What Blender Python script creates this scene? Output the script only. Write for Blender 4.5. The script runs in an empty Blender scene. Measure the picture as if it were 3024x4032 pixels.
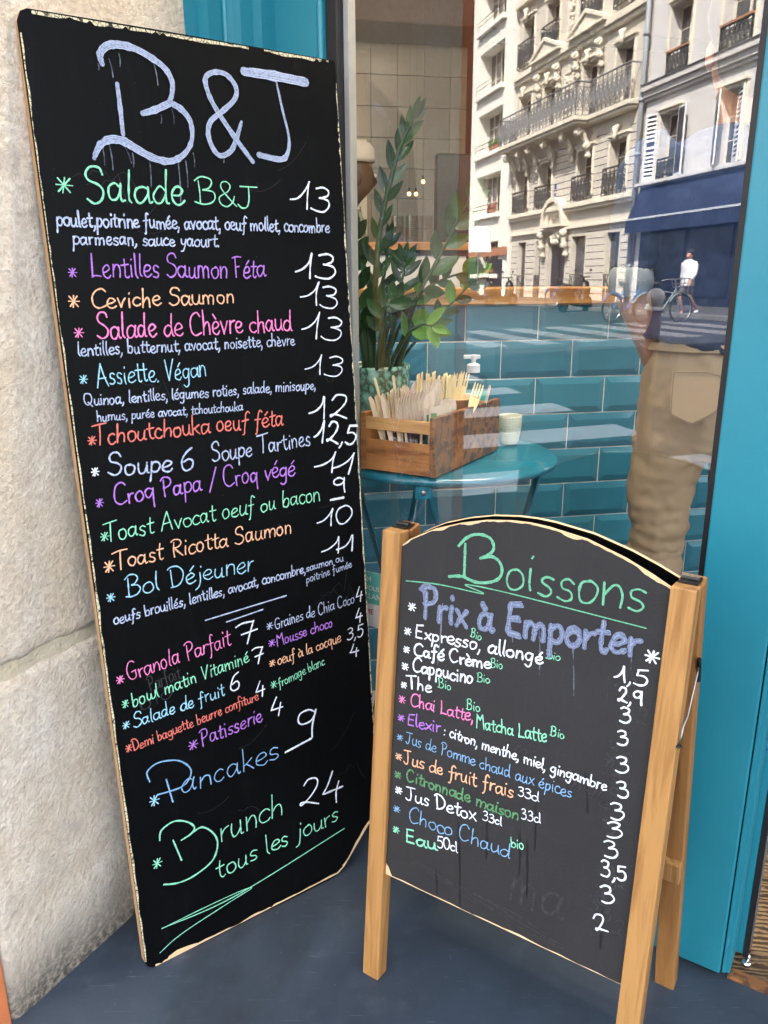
import bpy, bmesh, math, random
from mathutils import Vector, Matrix
R = math.radians
PI = math.pi
random.seed(7)
SC = bpy.context.scene
COL = SC.collection

# ------------------------------------------------------------------ camera, world, sun, exposure
cam_d = bpy.data.cameras.new('camera')
cam_o = bpy.data.objects.new('camera', cam_d); COL.objects.link(cam_o)
cam_o.location = (0, 0, 1.25)
cam_o.rotation_euler = (PI/2 - 0.2848, 0.0031, 0)
cam_d.sensor_fit = 'VERTICAL'; cam_d.sensor_height = 36; cam_d.sensor_width = 27
cam_d.lens = 3120/4032*36
cam_d.clip_start = 0.02; cam_d.clip_end = 600
SC.camera = cam_o

FILL_WATTS = 6.0                            # base watts of the unseen fill lights added inside the cafe
SUN_AZ, SUN_EL = 33.0, 50.0          # compass azimuth (from +Y towards +X) and elevation of the sun
w = bpy.data.worlds.new('World'); SC.world = w; w.use_nodes = True
nt = w.node_tree; bg = nt.nodes['Background']
sky = nt.nodes.new('ShaderNodeTexSky'); sky.sky_type = 'NISHITA'; sky.sun_disc = False
sky.sun_elevation = R(SUN_EL); sky.sun_rotation = R(SUN_AZ)
sky.dust_density = 3.0; sky.ozone_density = .6
hs = nt.nodes.new('ShaderNodeHueSaturation'); hs.inputs['Saturation'].default_value = .45
nt.links.new(sky.outputs[0], hs.inputs['Color']); nt.links.new(hs.outputs[0], bg.inputs[0]); bg.inputs[1].default_value = 0.13
sun_d = bpy.data.lights.new('sun', 'SUN'); sun_d.energy = 5.0; sun_d.angle = R(0.5); sun_d.color = (1, .94, .86)
sun_o = bpy.data.objects.new('sun', sun_d); COL.objects.link(sun_o)
sv = Vector((math.sin(R(SUN_AZ))*math.cos(R(SUN_EL)), math.cos(R(SUN_AZ))*math.cos(R(SUN_EL)), math.sin(R(SUN_EL))))
sun_o.rotation_euler = sv.to_track_quat('Z', 'Y').to_euler(); sun_o.location = (0, 0, 30)
SC.view_settings.view_transform = 'Standard'; SC.view_settings.look = 'None'
SC.view_settings.exposure = 3.5; SC.view_settings.gamma = 1; SC.view_settings.use_curve_mapping = False

# ------------------------------------------------------------------ materials
MATS = {}
def hexl(r, g, b): return (r, g, b, 1)
class N:
    def __init__(s, name, rough=.6, spec=.4, metal=0):
        s.m = bpy.data.materials.new(name); s.m.use_nodes = True; s.t = s.m.node_tree
        s.p = s.t.nodes['Principled BSDF']
        s.p.inputs['Roughness'].default_value = rough; s.p.inputs['Metallic'].default_value = metal
        s.p.inputs['Specular IOR Level'].default_value = spec
        s.tc = s.t.nodes.new('ShaderNodeTexCoord')
        MATS[name] = s.m
    def n(s, k, **kw):
        x = s.t.nodes.new(k)
        for a, b in kw.items(): setattr(x, a, b)
        return x
    def l(s, a, b): s.t.links.new(a, b)
    def vec(s, sc=(1,1,1), src='Object', rot=(0,0,0)):
        mp = s.n('ShaderNodeMapping'); mp.inputs['Scale'].default_value = sc; mp.inputs['Rotation'].default_value = rot
        s.l(s.tc.outputs[src], mp.inputs[0]); return mp.outputs[0]
    def noise(s, scale, detail=5, rough=.55, vec=None, dist=0):
        x = s.n('ShaderNodeTexNoise'); x.inputs['Scale'].default_value = scale; x.inputs['Detail'].default_value = detail
        x.inputs['Roughness'].default_value = rough; x.inputs['Distortion'].default_value = dist
        s.l(vec if vec else s.tc.outputs['Object'], x.inputs['Vector']); return x.outputs['Fac']
    def voro(s, scale, feat='F1', vec=None, out='Distance'):
        x = s.n('ShaderNodeTexVoronoi'); x.feature = feat; x.inputs['Scale'].default_value = scale
        s.l(vec if vec else s.tc.outputs['Object'], x.inputs['Vector']); return x.outputs[out]
    def ramp(s, fac, stops):
        x = s.n('ShaderNodeValToRGB'); e = x.color_ramp.elements
        while len(e) < len(stops): e.new(.5)
        for i, (p_, c_) in enumerate(stops):
            e[i].position = p_; e[i].color = c_ if len(c_) == 4 else (*c_, 1)
        s.l(fac, x.inputs[0]); return x.outputs[0]
    def mix(s, fac, a, b, mode='MIX'):
        x = s.n('ShaderNodeMix', data_type='RGBA', blend_type=mode)
        for i, v in ((0, fac), (6, a), (7, b)):
            if isinstance(v, (int, float)): x.inputs[i].default_value = v
            elif isinstance(v, tuple): x.inputs[i].default_value = v if len(v) == 4 else (*v, 1)
            else: s.l(v, x.inputs[i])
        return x.outputs[2]
    def col(s, v):
        if isinstance(v, tuple): s.p.inputs['Base Color'].default_value = v if len(v) == 4 else (*v, 1)
        else: s.l(v, s.p.inputs['Base Color'])
    def rough(s, fac, a, b):
        x = s.n('ShaderNodeMapRange'); x.inputs['To Min'].default_value = a; x.inputs['To Max'].default_value = b
        s.l(fac, x.inputs[0]); s.l(x.outputs[0], s.p.inputs['Roughness'])
    def bump(s, h, dist=.002, st=.6):
        x = s.n('ShaderNodeBump'); x.inputs['Strength'].default_value = st; x.inputs['Distance'].default_value = dist
        s.l(h, x.inputs['Height']); s.l(x.outputs[0], s.p.inputs['Normal'])
def simple(name, c, rough=.6, metal=0, var=.12, scale=30, bump=0, spec=.4):
    k = N(name, rough, spec, metal)
    nz = k.noise(scale)
    lo = tuple(max(0, v*(1-var*1.6)) for v in c); hi = tuple(min(1, v*(1+var)) for v in c)
    k.col(k.mix(nz, lo, hi))
    if bump: k.bump(nz, bump)
    return k

# limestone
k = N('limestone', .9, .2)
big = k.noise(3.2, 6, .6); fine = k.noise(85, 6, .68); mid = k.noise(22, 6, .65)
c = k.ramp(mid, [(.25, (.62,.52,.42)), (.5, (.78,.70,.60)), (.75, (.87,.80,.70))])
c = k.mix(k.ramp(big, [(.42,(0,0,0)), (.66,(.75,.75,.75))]), c, (.66,.53,.36))
c = k.mix(k.ramp(k.noise(9,4,.7,dist=.6), [(.6,(0,0,0)), (.72,(.6,.6,.6))]), c, (.50,.44,.40))
sep = k.n('ShaderNodeSeparateXYZ'); k.l(k.tc.outputs['Generated'], sep.inputs[0])
geo = k.n('ShaderNodeNewGeometry'); sg = k.n('ShaderNodeSeparateXYZ'); k.l(geo.outputs['Position'], sg.inputs[0])
add = k.n('ShaderNodeMath', operation='ADD'); k.l(sg.outputs['Z'], add.inputs[0])
mm = k.n('ShaderNodeMath', operation='MULTIPLY'); k.l(big, mm.inputs[0]); mm.inputs[1].default_value = .22; k.l(mm.outputs[0], add.inputs[1])
dirt = k.ramp(add.outputs[0], [(.11,(1,1,1)), (.27,(0,0,0))])
c = k.mix(dirt, c, (.10,.09,.075)); 
c = k.mix(k.ramp(fine, [(.34,(.75,.75,.75)), (.56,(0,0,0))]), c, (.53,.44,.35))
c = k.mix(k.ramp(k.voro(34), [(.03,(.8,.8,.8)), (.10,(0,0,0))]), c, (.42,.33,.25))
k.col(c)
hh = k.n('ShaderNodeMath', operation='ADD'); k.l(fine, hh.inputs[0]); k.l(mid, hh.inputs[1]); k.bump(hh.outputs[0], .0085, .9)
k = N('mortar', .95, .1); k.col(k.mix(k.noise(60), (.42,.36,.25), (.66,.58,.44))); k.bump(k.noise(90,4), .006, .9)

# step floor: dark blue-grey painted
k = N('step_paint', .5, .4)
a = k.noise(2.5, 7, .65, dist=.8); b = k.noise(14, 6, .7); fi = k.noise(120, 3)
c = k.mix(a, (.014,.024,.038), (.066,.088,.120))
c = k.mix(k.ramp(b, [(.55,(0,0,0)), (.75,(.45,.45,.45))]), c, (.10,.12,.145))
scr = k.noise(8, 3, .8, vec=k.vec((1,22,1), rot=(0,0,.7)))
c = k.mix(k.ramp(scr, [(.64,(0,0,0)), (.70,(.5,.5,.5))]), c, (.17,.19,.215))
c = k.mix(k.ramp(k.noise(1.6,5,.6,dist=1.2), [(.45,(0,0,0)), (.62,(.75,.75,.75))]), c, (.020,.026,.034))
c = k.mix(k.ramp(k.noise(70,5,.8), [(.62,(0,0,0)), (.72,(.5,.5,.5))]), c, (.16,.18,.20))
c = k.mix(k.ramp(k.voro(38), [(.012,(.8,.8,.8)), (.03,(0,0,0))]), c, (.16,.18,.20))
k.col(c); k.rough(b, .34, .62); k.bump(fi, .0006, .5)

def teal_paint(name, lo, hi, rough=.42):
    k = N(name, rough, .5)
    c = k.mix(k.noise(5, 4), lo, hi)
    c = k.mix(k.ramp(k.noise(60, 4, .8, vec=k.vec((1,1,.25))), [(.69,(0,0,0)), (.73,(.8,.8,.8))]), c, (.04,.10,.12))
    c = k.mix(k.ramp(k.voro(26), [(.010,(1,1,1)), (.022,(0,0,0))]), c, (.35,.50,.55))
    k.col(c); k.bump(k.noise(240, 2), .0004, .4)
teal_paint('teal_paint', (.012,.18,.25), (.018,.23,.31))
k = N('tile_teal', .22, .5); oi = k.n('ShaderNodeObjectInfo')
c = k.mix(oi.outputs['Random'], (.030,.165,.245), (.040,.205,.285))
c = k.mix(k.ramp(k.noise(14,4), [(.5,(0,0,0)),(.75,(.4,.4,.4))]), c, (.045,.24,.32)); k.col(c); k.bump(k.noise(25,2), .0012, .35)
simple('grout', (.78,.76,.70), .9, var=.2, scale=50)
k = N('tile_beige', .3, .5); oi = k.n('ShaderNodeObjectInfo')
c = k.mix(oi.outputs['Random'], (.19,.175,.145), (.25,.23,.195)); c = k.mix(k.ramp(k.noise(9,5), [(.45,(0,0,0)),(.8,(.5,.5,.5))]), c, (.16,.14,.11)); k.col(c)
simple('grout_dark', (.13,.115,.095), .9)

def wood(name, a, b, dark, scale=1.0, rough=.5, axis=(1,1,.06), knots=True, bmp=.0006):
    k = N(name, rough, .35); oi = k.n('ShaderNodeObjectInfo')
    mp = k.n('ShaderNodeVectorMath', operation='ADD'); k.l(k.vec(axis), mp.inputs[0])
    cb = k.n('ShaderNodeCombineXYZ'); k.l(oi.outputs['Random'], cb.inputs[0]); k.l(oi.outputs['Random'], cb.inputs[1]); k.l(cb.outputs[0], mp.inputs[1])
    v = mp.outputs[0]
    g = k.noise(38*scale, 7, .62, vec=v, dist=.7); g2 = k.noise(9*scale, 4, .5, vec=v, dist=1.6); g3 = k.noise(260*scale, 3, .6, vec=v)
    c = k.mix(k.ramp(g2, [(.3,(0,0,0)), (.7,(1,1,1))]), a, b)
    c = k.mix(k.ramp(g, [(.46,(0,0,0)), (.66,(.85,.85,.85))]), c, dark)
    c = k.mix(k.ramp(g3, [(.55,(0,0,0)), (.8,(.35,.35,.35))]), c, dark)
    if knots: c = k.mix(k.ramp(k.voro(5.5*scale, vec=k.vec((1,1,.35))), [(.02,(.9,.9,.9)), (.09,(0,0,0))]), c, tuple(x*.45 for x in dark))
    k.col(c); k.bump(g, bmp, .5); return k
wood('pine', (.37,.185,.058), (.47,.26,.092), (.19,.075,.02))
wood('pine_worn', (.27,.12,.035), (.35,.175,.058), (.18,.07,.02))
wood('crate_wood', (.34,.135,.045), (.46,.21,.07), (.15,.05,.018), rough=.45, axis=(.12,.12,1))
wood('crate_top', (.50,.27,.10), (.60,.36,.15), (.28,.12,.04), rough=.45, axis=(.12,.12,1))
k = N('crate_spotted', .5, .35)
g = k.noise(70, 5, .6, vec=k.vec((.12,.12,1))); c = k.mix(g, (.30,.135,.05), (.17,.075,.032))
c = k.mix(k.ramp(k.noise(46, 5, .62, dist=.5), [(.47,(0,0,0)), (.56,(.85,.85,.85))]), c, (.055,.033,.024))
c = k.mix(k.ramp(k.noise(17, 4, .6), [(.55,(0,0,0)), (.66,(.8,.8,.8))]), c, (.36,.15,.045))
k.col(c); k.bump(g, .0005)
wood('counter_wood', (.42,.20,.065), (.54,.28,.10), (.20,.08,.025), rough=.35, axis=(.05,1,1))
wood('birch', (.62,.49,.32), (.74,.60,.41), (.44,.31,.17), scale=3, knots=False)
wood('birch_pale', (.58,.46,.35), (.68,.56,.44), (.50,.38,.27), scale=3, knots=False)
wood('birch_yellow', (.80,.64,.32), (.86,.72,.42), (.62,.46,.20), scale=3, knots=False)
k = N('floor_boards', .6, .3)
v = k.vec((1,1,1), rot=(0,0,.5)); wv = k.n('ShaderNodeTexWave', wave_type='RINGS'); wv.inputs['Scale'].default_value = 9; wv.inputs['Distortion'].default_value = 7; wv.inputs['Detail'].default_value = 3
wv.inputs['Detail Scale'].default_value = 2.2; k.l(k.vec((1,3.2,1), rot=(0,0,.45)), wv.inputs['Vector'])
c = k.mix(k.ramp(wv.outputs['Fac'], [(.35,(0,0,0)), (.6,(1,1,1))]), (.055,.034,.018), (.33,.22,.115)); c = k.mix(k.ramp(k.noise(6,5), [(.35,(.8,.8,.8)),(.6,(0,0,0))]), c, (.07,.045,.028)); k.col(c); k.bump(wv.outputs['Fac'], .002, .5)

# chalkboards
k = N('board_black', .5, .09)
c = k.mix(k.noise(3.5, 6, .7, dist=.7), (.0009,.0010,.0013), (.0028,.0030,.0034))
c = k.mix(k.ramp(k.noise(16, 5, .8, vec=k.vec((2.2,1,.35))), [(.54,(0,0,0)), (.78,(.4,.4,.4))]), c, (.011,.0115,.0135))
c = k.mix(k.ramp(k.voro(58), [(.012,(.9,.9,.9)), (.03,(0,0,0))]), c, (.20,.21,.20)); k.col(c); k.rough(k.noise(5,5), .34, .58)
k = N('board_grey', .72, .2)
c = k.mix(k.noise(4, 6, .7, dist=.5), (.020,.0195,.0205), (.034,.0325,.034))
c = k.mix(k.ramp(k.noise(20, 5, .8, vec=k.vec((2.5,1,.3))), [(.60,(0,0,0)), (.8,(.5,.5,.5))]), c, (.055,.053,.055)); 
c = k.mix(k.ramp(k.noise(900, 2, .8), [(.5,(0,0,0)), (.8,(.5,.5,.5))]), c, (.07,.068,.07)); k.col(c); k.bump(k.noise(500,2), .0003, .5)
k = N('board_core', .8, .2); c = k.mix(k.noise(80,4), (.42,.24,.12), (.60,.40,.22)); k.col(c)
k = N('chipped_edge', .8, .2)
c = k.mix(k.noise(60,5), (.55,.47,.28), (.74,.68,.50)); c = k.mix(k.ramp(k.voro(130, 'DISTANCE_TO_EDGE'), [(.02,(1,1,1)), (.07,(0,0,0))]), c, (.03,.03,.025)); c = k.mix(k.ramp(k.noise(35,4), [(.58,(0,0,0)),(.64,(1,1,1))]), c, (.03,.03,.03)); k.col(c)
k = N('chipped_wood', .8, .2); k.col(k.mix(k.noise(90,5), (.62,.40,.20), (.80,.60,.38)))

PEN = dict(white=(.82,.86,.98), bluewhite=(.50,.57,.78), green=(.28,.74,.50), purple=(.47,.20,.70), orange=(.92,.50,.30), pink=(.90,.25,.55),
           lightblue=(.36,.68,.85), red=(.80,.20,.16), blue=(.24,.45,.72), darkgreen=(.12,.30,.14), wash=(.33,.39,.56), haze=(.19,.23,.35), dullgreen=(.16,.47,.30))
for kx, c_ in PEN.items():
    k = N('ink_'+kx, .75, .2)
    n1 = k.noise(330, 4, .75); n2 = k.noise(60, 5, .65)
    lo = tuple(x*(.50 if kx in ('wash','haze','bluewhite','darkgreen') else .62) for x in c_)
    c = k.mix(k.ramp(n1, [(.38,(0,0,0)), (.56,(1,1,1))]), lo, c_)
    c = k.mix(k.ramp(n2, [(.60,(0,0,0)), (.74,(.35,.35,.35))]), c, tuple(min(1, x*1.25) for x in c_))
    k.col(c)
k = N('ink_brush_light', .75, .2); k.col(k.mix(k.noise(200,3), (.46,.52,.70), (.66,.71,.86)))
k = N('ink_drip', .7, .2); k.col(k.mix(k.ramp(k.noise(60,4), [(.4,(0,0,0)),(.6,(1,1,1))]), (.035,.04,.05), (.16,.185,.24)))
k = N('ink_ghost', .7, .2); k.col(k.mix(k.ramp(k.noise(90,4,.8), [(.4,(0,0,0)),(.65,(1,1,1))]), (.028,.027,.028), (.058,.057,.060)))
k = N('ink_wet', .5, .3); k.col((.012,.012,.013))

# glass with its own reflectance
def glass_mat(name, f0, tint=(1,1,1)):
    m = bpy.data.materials.new(name); m.use_nodes = True; t = m.node_tree; t.nodes.clear()
    o = t.nodes.new('ShaderNodeOutputMaterial'); mx = t.nodes.new('ShaderNodeMixShader'); tr = t.nodes.new('ShaderNodeBsdfTransparent'); gl = t.nodes.new('ShaderNodeBsdfGlossy')
    gl.inputs['Roughness'].default_value = 0.0; tr.inputs[0].default_value = (*tint, 1)
    lw = t.nodes.new('ShaderNodeLayerWeight'); lw.inputs[0].default_value = .5
    pw = t.nodes.new('ShaderNodeMath'); pw.operation = 'POWER'; pw.inputs[1].default_value = 5
    ma = t.nodes.new('ShaderNodeMath'); ma.operation = 'MULTIPLY_ADD'; ma.inputs[1].default_value = 1-f0; ma.inputs[2].default_value = f0
    t.links.new(lw.outputs['Facing'], pw.inputs[0]); t.links.new(pw.outputs[0], ma.inputs[0]); t.links.new(ma.outputs[0], mx.inputs[0])
    t.links.new(tr.outputs[0], mx.inputs[1]); t.links.new(gl.outputs[0], mx.inputs[2]); t.links.new(mx.outputs[0], o.inputs[0]); MATS[name] = m
glass_mat('window_glass', .125, (.97,.98,.97)); glass_mat('window_glass_inner', .012, (1,1,1))
glass_mat('jar_glass', .06, (.86,.88,.88)); glass_mat('cup_plastic', .10, (.86,.86,.86))
glass_mat('smoke_glass', .05, (.35,.3,.32))
simple('rubber', (.012,.012,.014), .5); simple('black_plastic', (.01,.01,.011), .4); simple('steel', (.38,.38,.40), .4, 1); simple('grey_metal', (.42,.43,.42), .45, .3)
simple('chrome', (.8,.8,.8), .15, 1); simple('table_teal', (.008,.145,.21), .22, spec=.7, var=.05)
k = N('glaze_pot', .15, .7)
v1 = k.voro(62, 'DISTANCE_TO_EDGE'); c = k.mix(k.ramp(v1, [(.05,(0,0,0)), (.28,(1,1,1))]), (.07,.10,.055), (.20,.48,.35)); c = k.mix(k.ramp(k.noise(45,5), [(.5,(0,0,0)),(.68,(.8,.8,.8))]), c, (.42,.68,.54)); k.col(c)
for nm, a, b in (('leaf', (.012,.040,.012), (.030,.085,.020)), ('leaf_young', (.08,.19,.025), (.13,.27,.04)), ('leaf_dark', (.010,.030,.014), (.022,.060,.024))):
    k = N(nm, .32, .5); oi = k.n('ShaderNodeObjectInfo'); c = k.mix(oi.outputs['Random'], a, b)
    vv = k.n('ShaderNodeSeparateXYZ'); k.l(k.tc.outputs['Object'], vv.inputs[0]); ab = k.n('ShaderNodeMath', operation='ABSOLUTE'); k.l(vv.outputs['X'], ab.inputs[0])
    c = k.mix(k.ramp(ab.outputs[0], [(.002,(.8,.8,.8)), (.006,(0,0,0))]), c, tuple(min(1, x*2.2) for x in b)); k.col(c)
simple('stem', (.035,.07,.025), .5); simple('soil', (.03,.02,.015), .95)
simple('cup_ceramic', (.66,.64,.50), .4, var=.05); simple('white_plastic', (.75,.75,.78), .35, var=.04); simple('label_teal', (.05,.42,.36), .5, var=.05)
simple('kraft', (.52,.36,.20), .8); simple('sachet', (.50,.42,.33), .7); simple('sachet_green', (.06,.17,.05), .7); simple('paper_tub', (.62,.40,.20), .7)
simple('white_wall', (.62,.61,.60), .8, var=.05); simple('ceiling_paint', (.5,.48,.45), .9); simple('interior_wall', (.34,.30,.26), .9); simple('beam', (.045,.018,.012), .6)
k = N('denim_shirt', .9, .1); c = k.mix(k.noise(400,2,.6,vec=k.vec((1,1,.2))), (.011,.020,.050), (.020,.036,.085)); k.col(c); k.bump(k.noise(600,2), .0004)
k = N('cuff_cloth', .9, .1); k.col(k.mix(k.noise(90,3,.6,vec=k.vec((1,1,.1))), (.14,.165,.18), (.25,.28,.30)))
k = N('khaki', .9, .1); c = k.mix(k.noise(5,4), (.38,.275,.175), (.48,.36,.24)); c = k.mix(k.noise(700,2), c, (.32,.225,.14)); k.col(c); k.bump(k.noise(900,2), .0003)
simple('khaki_seam', (.22,.15,.09), .9); simple('skin_tan', (.36,.18,.115), .5, var=.06); simple('skin_dark', (.07,.038,.025), .5, var=.06); simple('hair', (.015,.011,.009), .8)
simple('white_cloth', (.62,.60,.56), .9, var=.05); simple('cream_cloth', (.46,.40,.30), .9, var=.07); simple('jacket_white', (.60,.61,.64), .9, var=.06); simple('shorts', (.08,.08,.09), .9); simple('shoe_white', (.6,.6,.6), .6)
# street
k = N('asphalt', .9, .2); k.col(k.mix(k.noise(1.2,6), (.020,.022,.026), (.034,.037,.042))); k.bump(k.noise(60,3), .004)  # asphalt and pavement colours darkened to stand in for shade on the street
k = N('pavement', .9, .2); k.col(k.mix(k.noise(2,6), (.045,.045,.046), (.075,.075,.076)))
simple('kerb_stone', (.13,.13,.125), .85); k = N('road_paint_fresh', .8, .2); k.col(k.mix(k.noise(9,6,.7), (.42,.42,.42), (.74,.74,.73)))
k = N('road_paint_shaded', .8, .2); k.col(k.mix(k.ramp(k.noise(12,6,.7), [(.3,(0,0,0)),(.55,(1,1,1))]), (.05,.05,.055), (.15,.15,.16)))  # worn far stripes, darkened further in colour in place of shade
def stucco(name, a, b): 
    k = N(name, .92, .1); c = k.mix(k.noise(.7,6), a, b); c = k.mix(k.ramp(k.noise(5,5,.7,vec=k.vec((1,1,.2))), [(.55,(0,0,0)),(.8,(.4,.4,.4))]), c, tuple(x*.7 for x in a)); k.col(c); k.bump(k.noise(12,5), .01, .4)
stucco('facade_white', (.66,.64,.58), (.74,.72,.66)); stucco('facade_stone', (.48,.44,.38), (.58,.54,.47)); stucco('facade_cream', (.60,.55,.45), (.70,.65,.55)); stucco('facade_grey', (.48,.47,.47), (.58,.56,.55))
simple('pane_dark', (.035,.045,.055), .06, spec=.9, scale=1.3, var=.5); simple('curtain', (.40,.40,.36), .9); simple('rail_iron', (.045,.048,.05), .5); simple('rail_grey', (.16,.165,.17), .5); simple('shutter_paint', (.66,.67,.68), .7)
simple('zinc_pipe', (.24,.27,.30), .5); simple('navy_awning', (.010,.020,.060), .9, var=.3, scale=3); simple('awning_trim', (.42,.46,.52), .7); simple('shop_glass', (.012,.016,.03), .15); simple('shop_dark', (.012,.016,.03), .4); simple('terracotta', (.36,.16,.09), .7)
simple('orange_wall', (.62,.19,.07), .7); simple('van_white', (.75,.75,.75), .35); simple('bike_paint', (.25,.30,.28), .4, .3); simple('tyre', (.015,.015,.016), .8); simple('saddle', (.02,.02,.02), .6); simple('bike_blue', (.03,.12,.35), .4)
simple('slate', (.10,.11,.13), .7); simple('sign_blue', (.02,.05,.30), .5); simple('bollard_ball', (.90,.82,.78), .4); simple('bollard_brown', (.22,.12,.085), .5)
simple('paper_teal', (.10,.42,.36), .7, var=.05); simple('paper_white', (.75,.74,.73), .7, var=.04); simple('paper_red', (.55,.03,.05), .7); simple('flower', (.45,.12,.07), .8)
k = N('bulb', .3); k.p.inputs['Emission Color'].default_value = (1,.42,.12,1); k.p.inputs['Emission Strength'].default_value = .8; k.col((1,.6,.3))

# ------------------------------------------------------------------ mesh helpers
def dirv(a): return Vector((math.sin(R(a)), math.cos(R(a)), 0))
def rotz(yaw): return R(90-yaw)          # rotation_euler.z that lays local X along compass direction yaw
class MB:
    def __init__(s): s.v = []; s.f = []; s.mi = []
    def add(s, vs, fs, mi=0):
        o = len(s.v); s.v += [tuple(v) for v in vs]; s.f += [tuple(i+o for i in f) for f in fs]; s.mi += [mi]*len(fs); return s
    def box(s, a, b, mi=0, M=None):
        (x0,y0,z0),(x1,y1,z1) = a, b
        vs = [Vector(p) for p in ((x0,y0,z0),(x1,y0,z0),(x1,y1,z0),(x0,y1,z0),(x0,y0,z1),(x1,y0,z1),(x1,y1,z1),(x0,y1,z1))]
        if M: vs = [M@v for v in vs]
        return s.add(vs, [(3,2,1,0),(4,5,6,7),(0,1,5,4),(1,2,6,5),(2,3,7,6),(3,0,4,7)], mi)
    def prism(s, poly, y0, y1, mi_front=0, mi_side=0, axis='y'):
        n = len(poly)
        if axis == 'y': vs = [(p[0], y0, p[1]) for p in poly] + [(p[0], y1, p[1]) for p in poly]
        else: vs = [(p[0], p[1], y0) for p in poly] + [(p[0], p[1], y1) for p in poly]
        s.add(vs, [tuple(range(n))], mi_front); o = len(s.v)-2*n
        s.f.append(tuple(o+n+i for i in reversed(range(n)))); s.mi.append(mi_front)
        for i in range(n):
            j = (i+1) % n; s.f.append((o+i, o+n+i, o+n+j, o+j)); s.mi.append(mi_side)
        return s
    def tube(s, pts, rad, n=8, mi=0, cap=True, flat=1.0):
        pts = [Vector(p) for p in pts]; m = len(pts); rad = rad if isinstance(rad, (list, tuple)) else [rad]*m
        vs = []; up = None
        for i, p in enumerate(pts):
            t = (pts[min(i+1,m-1)]-pts[max(i-1,0)]).normalized()
            if up is None: up = t.orthogonal().normalized()
            up = (up - t*up.dot(t)).normalized(); sd = t.cross(up)
            for j in range(n):
                a = 2*PI*j/n; vs.append(p + (up*math.cos(a)*flat + sd*math.sin(a))*rad[i])
        fs = [(i*n+j, i*n+(j+1)%n, (i+1)*n+(j+1)%n, (i+1)*n+j) for i in range(m-1) for j in range(n)]
        if cap: fs += [tuple(reversed(range(n))), tuple((m-1)*n+j for j in range(n))]
        return s.add(vs, fs, mi)
    def lathe(s, prof, c=(0,0,0), n=24, mi=0, sx=1, sy=1, cap=False):
        vs = [(c[0]+r*math.cos(2*PI*j/n)*sx, c[1]+r*math.sin(2*PI*j/n)*sy, c[2]+z) for r, z in prof for j in range(n)]
        m = len(prof); fs = [(i*n+j, i*n+(j+1)%n, (i+1)*n+(j+1)%n, (i+1)*n+j) for i in range(m-1) for j in range(n)]
        if cap: fs += [tuple(reversed(range(n))), tuple((m-1)*n+j for j in range(n))]
        return s.add(vs, fs, mi)
    def sphere(s, c, r, n=10, mi=0, sc=(1,1,1)):
        prof = [(max(1e-4, math.sin(PI*i/n))*r, -math.cos(PI*i/n)*r*sc[2]) for i in range(n+1)]
        return s.lathe(prof, c, n*2, mi, sc[0], sc[1])
    def loft(s, rings, n=20, mi=0, cap=True):
        vs = []
        for (cx, cy, cz, rx, ry) in rings:
            vs += [(cx+rx*math.cos(2*PI*j/n), cy+ry*math.sin(2*PI*j/n), cz) for j in range(n)]
        m = len(rings); fs = [(i*n+j, i*n+(j+1)%n, (i+1)*n+(j+1)%n, (i+1)*n+j) for i in range(m-1) for j in range(n)]
        if cap: fs += [tuple(reversed(range(n))), tuple((m-1)*n+j for j in range(n))]
        return s.add(vs, fs, mi)
    def mesh(s, name, mats, smooth=False):
        me = bpy.data.meshes.new(name); me.from_pydata(s.v, [], s.f)
        for m in (mats if isinstance(mats, (list, tuple)) else [mats]): me.materials.append(MATS[m])
        for p_, i in zip(me.polygons, s.mi): p_.material_index = i; p_.use_smooth = smooth
        me.update(); return me
    def build(s, name, mats, parent=None, smooth=False, bevel=0, loc=None, rot=None, auto=False):
        me = s.mesh(name, mats, smooth)
        bm = bmesh.new(); bm.from_mesh(me); bmesh.ops.recalc_face_normals(bm, faces=bm.faces); bm.to_mesh(me); bm.free()
        return link(name, me, parent, bevel, loc, rot)
def link(name, me, parent=None, bevel=0, loc=None, rot=None):
    o = bpy.data.objects.new(name, me); COL.objects.link(o)
    if parent: o.parent = parent
    if loc is not None: o.location = loc
    if rot is not None: o.rotation_euler = rot
    if bevel:
        b = o.modifiers.new('bevel', 'BEVEL'); b.width = bevel; b.segments = 2; b.limit_method = 'ANGLE'; b.angle_limit = R(40)
    return o
def tag(o, label=None, cat=None, group=None, kind=None):
    if label: o['label'] = label
    if cat: o['category'] = cat
    if group: o['group'] = group
    if kind: o['kind'] = kind
    return o
def thing(name, label, cat, loc=(0,0,0), rz=0, group=None, rot=None):
    o = bpy.data.objects.new(name, None); o.empty_display_size = .1; COL.objects.link(o)
    o.location = loc; o.rotation_euler = rot if rot else (0, 0, rz); return tag(o, label, cat, group)
def copy_tree(o, parent=None):
    c = o.copy(); COL.objects.link(c)
    if parent: c.parent = parent
    for ch in list(o.children): copy_tree(ch, c)
    return c
def smooth_curve(pts, closed=False, step=6):
    out = []; n = len(pts)
    if n < 3: return [tuple(p) for p in pts]
    for i in range(n-1):
        p0 = pts[max(i-1,0)]; p1 = pts[i]; p2 = pts[i+1]; p3 = pts[min(i+2,n-1)]
        for k_ in range(step):
            t = k_/step
            out.append(tuple(.5*((2*b)+(-a+c_)*t+(2*a-5*b+4*c_-d)*t*t+(-a+3*b-3*c_+d)*t**3) for a, b, c_, d in zip(p0, p1, p2, p3)))
    out.append(tuple(pts[-1])); return out
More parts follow.
